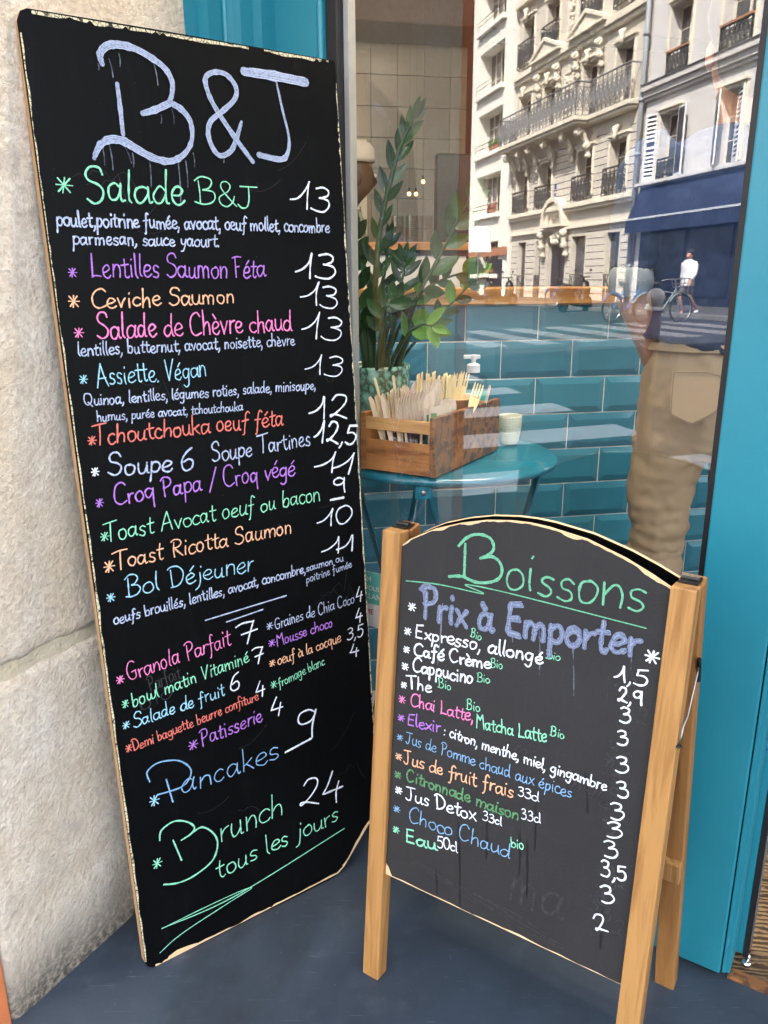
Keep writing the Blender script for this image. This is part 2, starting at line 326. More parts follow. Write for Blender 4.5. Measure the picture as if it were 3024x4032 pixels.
# ------------------------------------------------------------------ handwriting: single-stroke letters, cap height 10, x height 5
def G_(s): return [[tuple(float(v) for v in p_.split(',')) for p_ in st_.split()] for st_ in s.split('|')]
FONT = {
'a': (5.6, '4.2,4.2 2.6,5 .9,4.2 .4,2.2 1.3,.3 2.9,.7 4.2,3 4.4,4.9|4.4,4.9 4.2,2 4.7,.3 5.4,.6'),
'b': (5.2, '.8,9.5 .7,5 .8,.3|.8,2.4 2,4.7 3.8,4.4 4.4,2.4 3.4,.4 1.8,.1 .8,1'),
'c': (4.6, '4,4.2 2.7,5 1,4 .5,2.1 1.5,.3 3.2,.2 4.2,1'),
'd': (5.6, '4.2,4 2.6,4.9 .9,4 .4,2 1.4,.3 3,.7 4.3,2.8|4.5,9.6 4.3,4.5 4.5,.8 5.2,.3'),
'e': (4.8, '.8,2.3 2.8,2.7 4,3.7 3.3,4.9 1.8,4.8 .6,3.2 .7,1.2 2,.1 3.4,.3 4.5,1.2'),
'f': (4.4, '4.3,8.7 3.2,9.7 2.2,8.2 2.1,4.5 1.9,.5 1.4,-2.8 .6,-3|.2,4.6 3.8,5'),
'g': (5.4, '4.1,4.1 2.6,4.9 .9,4 .5,2.2 1.5,.6 3,1 4.1,2.8|4.3,4.9 4.1,1 3.6,-2.6 2,-3.7 .6,-2.6'),
'h': (5.4, '.9,9.6 .8,5 .7,.1|.8,2.6 2.2,4.6 3.6,4.6 4.1,2.8 4.2,.1'),
'i': (2.4, '1.1,4.9 1,2 1.2,.1|1.3,7.4 1.4,7.9'),
'j': (3.0, '1.8,4.9 1.7,1 1.2,-2.5 -.2,-3.6|2,7.2 2.1,7.7'),
'k': (5.0, '.8,9.6 .7,5 .7,.1|4,4.8 2.2,3.2 .8,2.2|1.8,2.9 3,1.4 4.4,.1'),
'l': (2.4, '1.2,9.6 1,5 1,1.4 1.7,.1'),
'm': (7.8, '.8,4.9 .8,.1|.8,2.6 1.9,4.6 3.1,4.5 3.6,2.8 3.5,.1|3.6,2.6 4.8,4.6 6.1,4.5 6.6,2.8 6.6,.1'),
'n': (5.2, '.8,4.9 .8,.1|.8,2.6 2.1,4.7 3.5,4.5 4.1,2.6 4.1,.1'),
'o': (5.0, '2.6,4.9 1,4.3 .4,2.4 1.3,.4 2.9,.2 4.2,1.7 4.1,3.8 2.9,4.9 2.2,4.7'),
'p': (5.2, '.9,4.8 .8,0 .6,-3.9|.8,3 2,4.8 3.8,4.5 4.4,2.6 3.4,.6 1.9,.3 .8,1.2'),
'q': (5.4, '4.1,4.1 2.6,4.9 .9,4 .5,2.2 1.5,.5 3,1 4.1,2.8|4.4,4.9 4.2,0 4.4,-3.8'),
'r': (4.0, '.9,4.9 .9,.1|.9,2.6 1.9,4.4 3.5,4.8'),
's': (4.3, '3.6,4.4 2.2,5 1,4.2 1.2,3 2.8,2.3 3.4,1.1 2.2,.1 .5,.6'),
't': (3.9, '1.9,8 1.7,4 1.8,1 2.8,.1 3.6,.7|.2,5.2 3.7,5.6'),
'u': (5.4, '.8,4.9 .7,2 1.5,.2 2.9,.5 4,2.4|4.1,4.9 4,2 4.3,.4 5,.2'),
'v': (4.8, '.5,4.8 1.5,2.2 2.2,.1|2.2,.1 3.2,2.6 4.2,4.9'),
'w': (7.0, '.6,4.9 .9,1.6 1.9,.1 3,1.4 3.4,3.6|3.4,3.6 3.8,1 4.8,.1 6,1.8 6.3,4.9'),
'x': (4.8, '.6,4.8 2.4,2.4 4.2,.1|4.1,4.9 2.3,2.4 .5,.1'),
'y': (5.0, '.6,4.9 .8,2.4 1.9,1.2 3.2,2 4.1,4.9|4.1,4.9 3.3,.4 2.2,-3.2 .8,-3.9'),
'z': (4.6, '.6,4.8 4,4.7 .6,.3 4.2,.3'),
'A': (7.4, '.4,0 1.8,4.6 3.4,9.8|3.4,9.8 4.8,5 6.6,.1|1.4,3.6 5.6,3.9'),
'B': (7.0, '.6,8.6 2.2,10 4.6,9.8 5.4,8 4.4,6 2.8,5.4|2.8,5.4 5.4,5 6.2,2.8 5,.6 2.6,-.1 .5,.4|1.6,8.6 1.7,4 1.8,.2'),
'C': (7.0, '6.2,8.4 4.6,9.9 2,8.8 .6,5.4 1.2,1.6 3.4,-.1 6.4,1.3'),
'D': (7.4, '1.6,8.2 1.8,4 2,.6|.2,8.6 2,9.8 4.8,9.2 6.6,6.6 6.4,3.2 4.2,.6 1.4,.1'),
'E': (5.8, '4.8,9.6 1.3,9.2|1.3,9.2 1,5 1,.4|1,.4 4.9,.2|1.1,5 4.2,5.2'),
'F': (5.6, '-.2,9.2 2.6,9.8 5.4,9.6|1.6,9.2 1.5,4.5 1.4,.1|1.6,5 4,5.3'),
'G': (6.6, '5.8,8.6 4.2,9.8 1.8,8.8 .5,5.4 1.2,1.6 3.2,.1 5.2,1.2 5.6,4.2|3.4,4.2 5.8,4.4'),
'J': (5.6, '.3,9.4 5.6,9.6|3.2,9.5 3.3,4 2.8,.8 1.4,-.1 .2,1.2'),
'L': (5.8, '1,9.8 1.1,5 .9,.4|.9,.4 2,.9 5,.5'),
'M': (8.2, '.8,0 1.2,5 1.6,9.4|1.6,9.4 3,7.2 4,6|4,6 5.4,8.4 6.4,9.8|6.4,9.8 6.8,5 7.2,.1'),
'P': (6.4, '.2,8.6 2,9.9 4.6,9.6 5.6,7.6 4.6,5.4 1.6,4.4|1.8,8.4 1.9,4 2,0'),
'Q': (8.0, '4.6,9.6 2,9.4 .6,6.2 1.2,2.4 3.4,.6 6,2 6.8,5.8 5.6,9 4,9.6|3.8,2.8 7,-.8'),
'R': (6.8, '.3,8.6 2,9.9 4.8,9.4 5.4,7.2 3.8,5.4 2,5|2,5 4.2,2.4 6.2,.1|1.8,8.4 1.8,4 1.8,0'),
'S': (6.2, '5.4,8 4.6,9.6 2.4,9.8 1,8.2 1.4,6.2 4,5 5.4,3.2 4.6,1 2.4,-.1 .3,1.2'),
'T': (7.0, '-.2,9.2 3,9.7 6.8,10|3.4,9.6 3.5,5 3.4,0'),
'V': (6.2, '.6,9.8 1.6,5 2.6,.2|2.6,.2 4,5 5.6,9.9'),
'0': (6.0, '3,10 1,8.6 .4,4.6 1.6,.6 3.8,.4 5.4,4 5.2,8 3.6,10 2.6,9.8'),
'1': (4.2, '-1,2.2 .8,3.4 2.4,6.4 3,9.8|3,9.8 3.1,5 3.4,0'),
'2': (6.4, '.8,7.8 2,9.8 4.2,9.4 4.8,7 3.4,3.6 1.2,.8 .8,1.8 2.4,1.6 5.8,.2'),
'3': (6.0, '.8,9 2.6,10 4.4,9 4.2,6.8 2.2,5.6|2.2,5.6 4.6,5 5.2,2.6 3.8,.4 1.8,0 .3,.8'),
'4': (6.0, '2.2,10 1.2,6 .4,3.2|.4,3.2 3,3.6 5.6,4.2|4.2,6.6 4.2,3 4.4,-.4'),
'5': (6.0, '5.2,9.8 1.6,9.4|1.6,9.4 1.2,5.8|1.2,5.8 3.8,6.2 5.2,4 4.4,1 2.4,-.1 .6,.8'),
'6': (6.0, '4.8,9.8 2.4,8 .8,4.6 .8,1.6 2.4,-.1 4.8,.8 5.2,3.4 3.6,4.9 1.6,3.8'),
'7': (6.0, '.4,8.6 2,9.6 5.2,9.6|5.2,9.6 4.4,5 3.8,-.2|1.8,4.4 6,5.4'),
'9': (6.0, '4.6,8.8 2.8,10 .9,8.6 .6,6.4 2,5 4,5.8 4.8,8.2|4.8,9.8 4.8,4 5.2,.2'),
'&': (6.4, '6,.2 4,3 1.6,6.6 1.4,9 3,9.8 4.2,8.4 3.2,6 .8,3.4 1,.8 3,-.1 4.8,1.6 5.4,4'),
',': (2.2, '1.2,.8 1,-.8 .2,-2.2'), '.': (2.0, '.9,.1 1,.5'), ':': (2.4, '1,.6 1,1|1,4.2 1,4.6'), '/': (5.0, '.4,-1.6 4.2,11'),
'*': (9.0, '4.6,9 3.6,1|.6,5.2 8.2,5|1.4,8.6 7,1.4|7,8.6 1.6,1.6'),
}
ACC = {'é': ('e', '2.4,6.2 3.9,8'), 'è': ('e', '1.2,8 2.6,6.3'), 'à': ('a', '1.2,8 2.6,6.3')}
def glyph(ch):
    if ch in ACC:
        b, s_ = ACC[ch]; return FONT[b][0], G_(FONT[b][1]) + G_(s_)
    if ch == ' ': return 3.4, []
    a, s_ = FONT[ch]; return a, G_(s_)
from mathutils import noise as mnoise
class Ink:                                # flat strokes lying on a board (local u = X, v = Z), each a hair above the last
    def __init__(s, y0): s.mb = MB(); s.y = y0
    def stroke(s, pts, wd):
        m = len(pts); ws = wd if isinstance(wd, list) else [wd]*m
        if m < 2: return
        vs = []
        for i in range(m):
            a = Vector(pts[max(i-1,0)]); b = Vector(pts[min(i+1,m-1)]); t = (b-a)
            t = t.normalized() if t.length > 1e-9 else Vector((1,0)); n_ = Vector((-t.y, t.x))
            w_ = ws[i]*.5*(1+.45*mnoise.noise(Vector((i*.33, len(s.mb.v)*.07, 7))))
            p_ = Vector(pts[i]); y = s.y
            vs += [(p_.x-n_.x*w_, y, p_.y-n_.y*w_), (p_.x+n_.x*w_, y, p_.y+n_.y*w_)]; s.y -= 3e-6
        fs = [(2*i, 2*i+1, 2*i+3, 2*i+2) for i in range(m-1)]
        s.mb.add(vs, fs)
        for i in (0, m-1):
            s.y -= 3e-6; p_ = pts[i]; w_ = ws[i]*.5
            s.mb.add([(p_[0]+w_*math.cos(2*PI*j/8), s.y, p_[1]+w_*math.sin(2*PI*j/8)) for j in range(8)], [tuple(range(8))])
        s.y -= 3e-6
def write_line(board, txt, x0, z0, x1, z1, cap, ink, wd, y0):
    rnd = random.Random(hash_(txt)+int(x0*999)+int(z0*999))
    tot = sum(glyph(c_)[0] for c_ in txt) - .6
    A = Vector((x0, z0)); B = Vector((x1, z1)); L_ = (B-A).length; ex = (B-A).normalized(); ey = Vector((-ex.y, ex.x))
    if txt.strip() in '*': ex = Vector((1,0)); ey = Vector((0,1))
    sx = L_/tot; sy = cap/10; pen = 0; ink_ = Ink(y0)
    for ch in txt:
        adv, sts = glyph(ch); dy = rnd.uniform(-.4, .4); sc_ = rnd.uniform(.93, 1.07); sl = rnd.uniform(.0, .10); wx = rnd.uniform(.92, 1.08)
        for st_ in sts:
            st2 = [(a+rnd.uniform(-.2,.2), b+rnd.uniform(-.2,.2)) for a, b in st_] if ch != '*' else st_
            q = smooth_curve(st2, step=4 if cap < .03 else 6)
            ink_.stroke([tuple(A + ex*((pen+a*wx+b*sl)*sx) + ey*((b*sc_+dy)*sy)) for a, b in q], wd*rnd.uniform(.88, 1.12))
        pen += adv
    o = ink_.mb.mesh('writing', 'ink_'+ink); return link('writing', o, board)
def hash_(t_): return sum((i+1)*ord(c_) for i, c_ in enumerate(t_)) % 99991
# ================================================================== STRUCTURE
G0 = Vector((.5300, 1.2415, 0)); YG = -57.0          # foot of the glass beside the pillar; compass direction along the glass
SF_M = Matrix.Translation(G0) @ Matrix.Rotation(rotz(YG), 4, 'Z')      # shopfront frame: x left along glass, y outwards, z up
B0 = Vector((.4184, 2.1933, 0)); YB = 79.1           # tiled bar front frame: x right, y into the shop
BR_M = Matrix.Translation(B0) @ Matrix.Rotation(rotz(YB), 4, 'Z')
M0 = Vector((1.449, 2.231, 0)); YS = -100.9          # street frame: x away along street, y across the street
ST_M = Matrix.Translation(M0) @ Matrix.Rotation(rotz(YS), 4, 'Z')
def W(Mx, x, y, z=0): return Mx @ Vector((x, y, z))
def sheet(name, pts, mat, z, kind='structure'):
    mb = MB(); mb.add([(p[0], p[1], z) for p in pts], [tuple(range(len(pts)))]); return tag(mb.build(name, mat), kind=kind)

# ground: one sloping street sheet, pavements and kerbs as steps
sq = lambda n: -.12 + .0286*n
def street_slab(name, S0, S1, n0, n1, top, thick, mat):
    mb = MB(); vs = [(S, n, sq(n)+h) for h in (top-thick, top) for S, n in ((S0,n0),(S1,n0),(S1,n1),(S0,n1))]
    mb.add(vs, [(3,2,1,0),(4,5,6,7),(0,1,5,4),(1,2,6,5),(2,3,7,6),(3,0,4,7)])
    o = mb.build(name, mat); o.matrix_world = ST_M; return tag(o, kind='structure')
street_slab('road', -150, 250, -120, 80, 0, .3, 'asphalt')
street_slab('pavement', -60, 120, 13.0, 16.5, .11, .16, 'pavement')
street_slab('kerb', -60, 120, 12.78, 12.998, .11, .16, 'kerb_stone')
for i in range(5): 
    street_slab('crossing_stripe', 4.6+i*1.33, 5.12+i*1.33, .4, 3.62, .004, .003, 'road_paint_fresh')
for i in range(7):
    street_slab('crossing_stripe', 14.2, 18.6, 5.2+i*1.02, 5.74+i*1.02, .004, .003, 'road_paint_shaded')

# the step in front of the shop, painted dark blue-grey
mb = MB(); st = [W(SF_M, *q) for q in ((1.35,-.02),(-1.9,-.02),(-1.9,1.15),(1.35,1.15))]
mb.prism([(p.x, p.y) for p in st], -.14, 0, axis='z')
tag(mb.build('floor', 'step_paint'), kind='structure')
mb = MB(); st = [W(SF_M, *q) for q in ((1.6,-.02),(-2.2,-.02),(-2.2,-4.2),(1.6,-4.2))]
mb.prism([(p.x, p.y) for p in st], -.14, -.002, axis='z')
tag(mb.build('shop_floor', 'floor_boards'), kind='structure')
mb = MB(); mb.box((-1.2,-.024,-.001),(-.125,.0,.006)); o = mb.build('threshold', 'crate_spotted', bevel=.001); o.matrix_world = SF_M; tag(o, kind='structure')

# stone pier, left of the recess: rough limestone blocks with a mortar joint
YP = 28.7; P0 = Vector((-.629, 1.085, 0)) + Vector((math.sin(R(-61.3)), math.cos(R(-61.3)), 0))*.021
PM = Matrix.Translation(P0) @ Matrix.Rotation(rotz(YP), 4, 'Z')        # x along the face, y behind the face (left), z up
pier = thing('stone_pier', 'rough pale limestone pier with dirty foot, left of the tall menu board', 'wall')
pier.matrix_world = PM
def rough_block(x0, x1, z0, z1, depth, seed, step=.0125):
    nx = max(2, int((x1-x0)/step)); nz = max(2, int((z1-z0)/step)); vs = []; fs = []
    for j in range(nz+1):
        for i in range(nx+1):
            x = x0+(x1-x0)*i/nx; z = z0+(z1-z0)*j/nz
            e = min(x-x0, x1-x, z-z0, z1-z); edge = max(0, 1-e/.014)
            d = mnoise.fractal(Vector((x*9+seed, z*9, seed)), 1, 2, 4)*.0030 + mnoise.noise(Vector((x*2.3, z*2.3, seed)))*.003
            d *= max(.15, 1-max(0, x-.45)*8)
            vs.append((x, -.0 + d + edge**2*(.006+.004*mnoise.noise(Vector((x*30, z*30, 3)))), z))
    w_ = nx+1
    for j in range(nz):
        for i in range(nx): fs.append((j*w_+i, j*w_+i+1, (j+1)*w_+i+1, (j+1)*w_+i))
    mb = MB(); mb.add(vs, fs); o_ = len(vs)
    rim = [i for i in range(w_)] + [j*w_+nx for j in range(1, nz+1)] + [nz*w_+i for i in range(nx-1, -1, -1)] + [j*w_ for j in range(nz-1, 0, -1)]
    back = [(vs[i][0], depth, vs[i][2]) for i in rim]; mb.v += back
    for k_ in range(len(rim)):
        a, b = rim[k_], rim[(k_+1) % len(rim)]; mb.f.append((a, o_+k_, o_+(k_+1) % len(rim), b)); mb.mi.append(0)
    return mb.build('stone_block', 'limestone', pier, smooth=True)
rough_block(-.012, .70, -.02, .630, .5, 1)
rough_block(-.012, .70, .652, 2.02, .5, 5)
rough_block(-.012, .70, 2.04, 3.0, .5, 9, .03)
mb = MB(); mb.box((-.004, .0055, -.02), (.69, .49, 3.0)); mb.build('mortar_joint', 'mortar', pier)

o = thing('orange_wall', 'strip of orange painted wall beside the stone pier foot', 'wall'); o.matrix_world = PM
mb = MB(); mb.box((-.072, .003, -.3), (-.0145, .46, 3.0)); mb.build('wall_panel', 'orange_wall', o, bevel=.003)

# upper storeys of the shop's own building: keep the sun off the recess
ub = thing('corner_building', 'pale upper storeys of the corner building above the shop entrance', 'building')
c1 = W(PM, -.3, .5); c2 = W(PM, -.02, 0)
mb = MB()
foot = [W(PM,-.05,.02), W(PM,-.05,0)+dirv(123)*2.6, W(PM,-.05,0)+dirv(123)*2.6+dirv(79.1)*18, W(PM,-.05,0)+dirv(123)*2.6+dirv(79.1)*18+dirv(-11)*14, W(PM,-.05,.02)+dirv(-9)*17]
mb.prism([(p.x, p.y) for p in foot], 3.02, 18.5, axis='z'); mb.build('wall', 'facade_cream', ub)
for lv in range(4):
    for k_ in range(3):
        m2 = MB(); a = W(PM,-.05,0)+dirv(123)*(.35+k_*.8); m2.box((0,-.02,4.2+lv*3.3),(.55,.03,6.0+lv*3.3)); q = m2.build('window', 'pane_dark', ub); q.location = a - dirv(213)*0; q.rotation_euler = (0,0,rotz(123))
for k_ in range(2):      # wall below on the street side and the side street
    m2 = MB(); 
    if k_ == 0: a = foot[1]; m2.box((.0,0,-.2),(.35,.4,3.0)); m2.box((4.0,0,-.2),(18,.4,3.0)); m2.box((.36,0,2.45),(3.99,.4,3.0)); rz_ = rotz(79.1)
    else: a = foot[0]; m2.box((.55,-.4,-.2),(17,0,3.0)); rz_ = rotz(-9)
    q = m2.build('street_wall', 'facade_cream', ub); q.location = a; q.rotation_euler = (0,0,rz_)

# shopfront: teal frame, window, pillar, door jamb
sf = thing('shopfront_frame', 'turquoise painted shopfront frame around the window', 'shopfront'); sf.matrix_world = SF_M
H = 2.62
mb = MB(); mb.box((-.113,-.075,.012),(-.004,.012,2.9)); mb.build('pillar', 'teal_paint', sf, bevel=.003)
mb = MB(); mb.box((-.1285,-.07,.010),(-.1150,-.001,2.4)); mb.box((-.1215,-.001,.010),(-.1150,.003,2.4)); mb.build('pillar_strip', 'teal_paint', sf, bevel=.0012)
prof = [(.762,-.05),(.762,.002),(.772,.008),(.872,.008),(.874,.045),(.893,.048),(.896,.078),(.912,.082),(.918,.094),(.926,.094),(.928,.130),(.950,.133),(.953,.172),(1.10,.176),(1.10,-.05)]
mb = MB(); mb.prism(prof, -.01, 3.0, axis='z'); mb.build('moulded_panel', 'teal_paint', sf)
mb = MB(); mb.tube([(.768,.004,.0),(.768,.004,3.0)], .0065, 10); mb.tube([(.922,.092,0),(.922,.092,3)], .0055, 10); mb.build('bead', 'teal_paint', sf, smooth=True)
mb = MB(); mb.box((-.20,-.05,H),(.762,.010,3.0)); mb.build('lintel', 'teal_paint', sf, bevel=.004)
mb = MB(); mb.box((-.004,-.05,-.0),(.762,.0,.05)); mb.build('bottom_rail', 'teal_paint', sf, bevel=.003)
mb = MB(); mb.box((-1.25,-.05,2.32),(-.205,.010,3.0)); mb.box((-2.1,-.05,0),(-1.26,.01,3.0)); mb.build('side_panel', 'teal_paint', sf, bevel=.003)

win = thing('shop_window', 'large shop window pane between turquoise frame and pillar, street reflected in it', 'window'); win.matrix_world = SF_M
mb = MB(); mb.box((.002,-.030,.05),(.742,-.024,H)); gl = mb.build('glass_pane', ['window_glass_inner', 'window_glass'], win)
for p_ in gl.data.polygons:
    if p_.normal.y > .9: p_.material_index = 1
mb = MB(); mb.box((.736,-.032,.05),(.7605,-.003,H)); mb.box((-.0035,-.032,.05),(.0075,-.006,H)); mb.build('gasket', 'rubber', win, bevel=.001)
mb = MB(); mb.box((.7235,-.046,.05),(.7358,-.0235,H)); mb.build('metal_strip', 'grey_metal', win, bevel=.0008)

door = thing('shop_door', 'turquoise door stile with black rubber seal, standing open beside pillar', 'door'); door.matrix_world = SF_M
mb = MB(); mb.box((-.141,-.110,.012),(-.121,-.060,2.3)); mb.build('stile', 'teal_paint', door, bevel=.002)
mb = MB(); mb.box((-.1505,-.104,.008),(-.1412,-.058,2.3)); mb.build('seal', 'rubber', door, bevel=.001)
mb = MB(); mb.box((-.1545,-.0575,.010),(-.1520,-.0545,2.3)); mb.build('metal_edge', 'chrome', door)
mb = MB(); mb.tube([(-.1225,-.052,z_) for z_ in (.34,.36,.375,.40,.56,.60,.62)], [.001,.003,.006,.0045,.0045,.006,.001], 8); mb.build('hinge', 'black_plastic', door, smooth=True)
mb = MB(); mb.lathe([(.0001,0),(.009,0),(.009,.006),(.005,.009),(.0001,.009)], (-.150,-.048,.0035), 14); mb.build('floor_bolt', 'chrome', door, smooth=True)

# interior walls and ceiling
iw = thing('shop_walls', 'brown and beige inner walls and ceiling of the cafe', 'wall'); iw.matrix_world = BR_M
mb = MB(); mb.box((-1.25,-.55,0),(-1.15,2.86,3.0)); mb.build('side_wall', 'interior_wall', iw)
mb = MB(); mb.box((3.1,-1.2,0),(3.2,2.86,3.0)); mb.build('side_wall', 'interior_wall', iw)
mb = MB(); mb.box((-1.15,2.83,0),(3.1,2.95,3.0)); mb.build('back_wall', 'grout_dark', iw)
mb = MB(); mb.prism([(1.6,2.9),(-1.15,2.9),(-1.15,-.60),(.3,-1.0),(3.3,-1.1),(3.3,2.9)], 2.78, 2.84, axis='z'); mb.build('ceiling', 'ceiling_paint', iw)
mb = MB(); mb.box((-1.15,2.45,2.52),(3.1,2.825,2.775)); mb.build('beam', 'beam', iw, bevel=.01)
tm = MB(); tm.box((0,0,0),(.1525,.012,.159)); tme = tm.mesh('tile', 'tile_beige')
mb = MB(); mb.box((.605,2.70,0),(3.1,2.829,2.775)); mb.build('dark_depth_panel', 'beam', iw)  # dark panel added in place of the unlit depth of the room
for i in range(-8, 4):
    for j in range(6, 17):
        z0 = .082+j*.163
        if z0+.16 > 2.77 or z0 < 1.0: continue
        q = link('tile', tme, iw); q.location = (.0445+i*.1552, 2.815, z0)
for (x0, x1) in ((-.20,-.02),):
    mb = MB(); mb.box((x0, 2.60, 1.0), (x1, 2.80, 1.99)); mb.build('wall_cupboard', 'cup_ceramic', iw, bevel=.004)

# tiled bar
bar = thing('tiled_bar', 'low bar fronted with teal metro tiles under a wooden ledge', 'bar counter'); bar.matrix_world = BR_M
mb = MB(); mb.box((-1.10,.0072,0),(1.9,.34,1.185)); mb.build('grout_backing', 'grout', bar)
def metro(wd, ht, name='tile'):
    b_ = .0175; t0, t1 = .0045, .0088
    mb = MB(); w_, h_ = wd, ht
    ring = lambda ins, y: [(ins,y,ins),(w_-ins,y,ins),(w_-ins,y,h_-ins),(ins,y,h_-ins)]
    mb.add(ring(0,.0105)+ring(0,.0105-t0)+ring(.0012,.0105-t0-.0012)+ring(b_,.0105-t1), [(12,13,14,15)]+[(4*r_+i, 4*r_+(i+1)%4, 4*r_+4+(i+1)%4, 4*r_+4+i) for r_ in range(3) for i in range(4)])
    return mb.mesh(name, 'tile_teal')
full = metro(.2018, .0985)
for r_ in range(-0, 11):
    z0 = 1.0932-.1015*r_
    if r_ == 0: me_ = metro(.2018, .0895)
    else: me_ = full
    for c_ in range(-5, 9):
        x = c_*.205 + (.1025 if r_ % 2 else 0) + .0016
        if x < -1.1 or x > 1.65: continue
        q = link('tile', me_, bar); q.location = (x, 0, z0)
mb = MB(); mb.box((-1.12,-.014,1.1865),(1.9,.40,1.229)); mb.build('counter_top', 'counter_wood', bar, bevel=.003)

pc = thing('serving_counter', 'higher wooden serving counter with white front behind the tiled bar', 'bar counter'); pc.matrix_world = BR_M
mb = MB(); mb.box((-1.10,1.195,1.366),(.17,1.62,1.396)); mb.build('counter_top', 'counter_wood', pc, bevel=.002)
mb = MB(); mb.box((-1.10,1.225,0),(.155,1.60,1.345)); mb.build('front_panel', 'white_wall', pc)
mb = MB(); mb.box((-1.10,1.215,1.346),(.162,1.61,1.3655)); mb.build('shadow_gap', 'black_plastic', pc)

# ================================================================== STREET FACADES (street frame, origin on the facade line 15.5 m across)
FAC = ST_M @ Matrix.Translation((0, 15.5, 0))
K = 1.55
def fz(z): return 1.25+K*(z-1.25)
def froot(name, label): o = thing(name, label, 'building'); o.matrix_world = FAC; return o
def part(root, name, mat, boxes, bevel=0, fn=None):
    mb = MB()
    for (s0,s1,y0,y1,z0,z1) in boxes: mb.box((min(s0,s1)*K, y0, fz(z0)), (max(s0,s1)*K, y1, fz(z1)))
    if fn: fn(mb)
    return mb.build(name, mat, root, bevel=bevel)
def wall_with_holes(root, name, mat, s0, s1, z0, z1, holes, depth=.45):
    ss = sorted({s0, s1, *[h[0] for h in holes], *[h[1] for h in holes]}); zs = sorted({z0, z1, *[h[2] for h in holes], *[h[3] for h in holes]})
    mb = MB()
    for a, b in zip(ss, ss[1:]):
        run = None
        for c, d in zip(zs, zs[1:]):
            inside = any(h[0] <= (a+b)/2 <= h[1] and h[2] <= (c+d)/2 <= h[3] for h in holes)
            if inside:
                if run: mb.box((a*K,0,fz(run[0])),(b*K,depth,fz(run[1]))); run = None
            else: run = (run[0] if run else c, d)
        if run: mb.box((a*K,0,fz(run[0])),(b*K,depth,fz(run[1])))
    return mb.build(name, mat, root)
def casement(root, s0, s1, z0, z1, y=.30, curtain=True, mats='facade_cream'):
    fr = MB(); X0, X1, Z0, Z1 = s0*K, s1*K, fz(z0), fz(z1); t = .06
    for b_ in (((X0,y-.04,Z0),(X0+t,y+.03,Z1)), ((X1-t,y-.04,Z0),(X1,y+.03,Z1)), ((X0+t,y-.04,Z1-t),(X1-t,y+.03,Z1)), ((X0+t,y-.04,Z0),(X1-t,y+.03,Z0+t)), (((X0+X1)/2-t*.6,y-.045,Z0+t),((X0+X1)/2+t*.6,y+.03,Z1-t))): fr.box(*b_)
    for kk in (.33,.66): fr.box((X0+t,y-.02,Z0+(Z1-Z0)*kk),((X0+X1)/2-t*.6,y+.01,Z0+(Z1-Z0)*kk+.03)); fr.box(((X0+X1)/2+t*.6,y-.02,Z0+(Z1-Z0)*kk),(X1-t,y+.01,Z0+(Z1-Z0)*kk+.03))
    f_ = fr.build('window', 'facade_cream', root)
    p_ = MB(); p_.box((X0+t,y,Z0+t),(X1-t,y+.012,Z1-t)); p_.build('pane', 'pane_dark', f_)
    if curtain: c_ = MB(); c_.box((X0+t,y+.05,Z0+t),((X0+X1)/2-.1,y+.06,Z1-t)); c_.build('curtain', 'curtain', f_)
def railing(root, s0, s1, y, z0, z1, mat='rail_iron', returns=True, depth=None, pitch=.26, dens=1):
    mb = MB(); X0, X1, Z0, Z1 = s0*K, s1*K, fz(z0), fz(z1); h_ = Z1-Z0
    def run(a, b, top=True):
        a = Vector(a); b = Vector(b); L_ = (b-a).length; e = (b-a).normalized(); u = Vector((0,0,1))
        for zz, r_ in ((0,.022),(h_*.16,.018),(h_*.84,.018),(h_,.034)): mb.tube([a+u*zz, b+u*zz], r_, 5)
        n_ = max(1, round(L_/pitch)); p_ = L_/n_
        for i in range(n_+1): mb.tube([a+e*(i*p_), a+e*(i*p_)+u*h_], .018, 4)
        for i in range(n_):
            c = a+e*((i+.5)*p_)
            for cz, rr in ((.5,.30),(.5,.16)):
                pts = [c+e*(math.cos(t*PI/5)*p_*1.35*rr)+u*(h_*cz+math.sin(t*PI/5)*h_*rr) for t in range(11)]; mb.tube(pts, .019, 4, cap=False)
            for sg_ in (1,-1):
                pts = [c+e*(sg_*p_*.42*math.cos(t*.55))+u*(h_*(.2+.10*t)) for t in range(7)]; mb.tube(pts, .015, 4, cap=False)
    run((X0,y,Z0),(X1,y,Z0))
    if returns: run((X0,y,Z0),(X0,-.01,Z0)); run((X1,y,Z0),(X1,-.01,Z0))
    return mb.build('railing', mat, root)
def surround(root, s0, s1, z0, z1, w_=.10, mat='facade_cream', keystone=False):
    w_ = w_/K*1.0
    part(root, 'window_surround', mat, [(s0-w_,s0,-.07,.0,z0,z1+w_),(s1,s1+w_,-.07,.0,z0,z1+w_),(s0,s1,-.07,0,z1,z1+w_),(s0-w_*1.4,s1+w_*1.4,-.15,0,z1+w_,z1+w_*1.7)], .012)
    if keystone:
        mb = MB(); X = (s0+s1)/2*K; Z = fz(z1)
        mb.tube([(X,-.10,Z+.42),(X,-.24,Z+.34),(X,-.20,Z+.18),(X,-.26,Z+.06),(X,-.14,Z-.04)], [.07,.12,.08,.10,.05], 10); mb.build('keystone', mat, root, smooth=True)
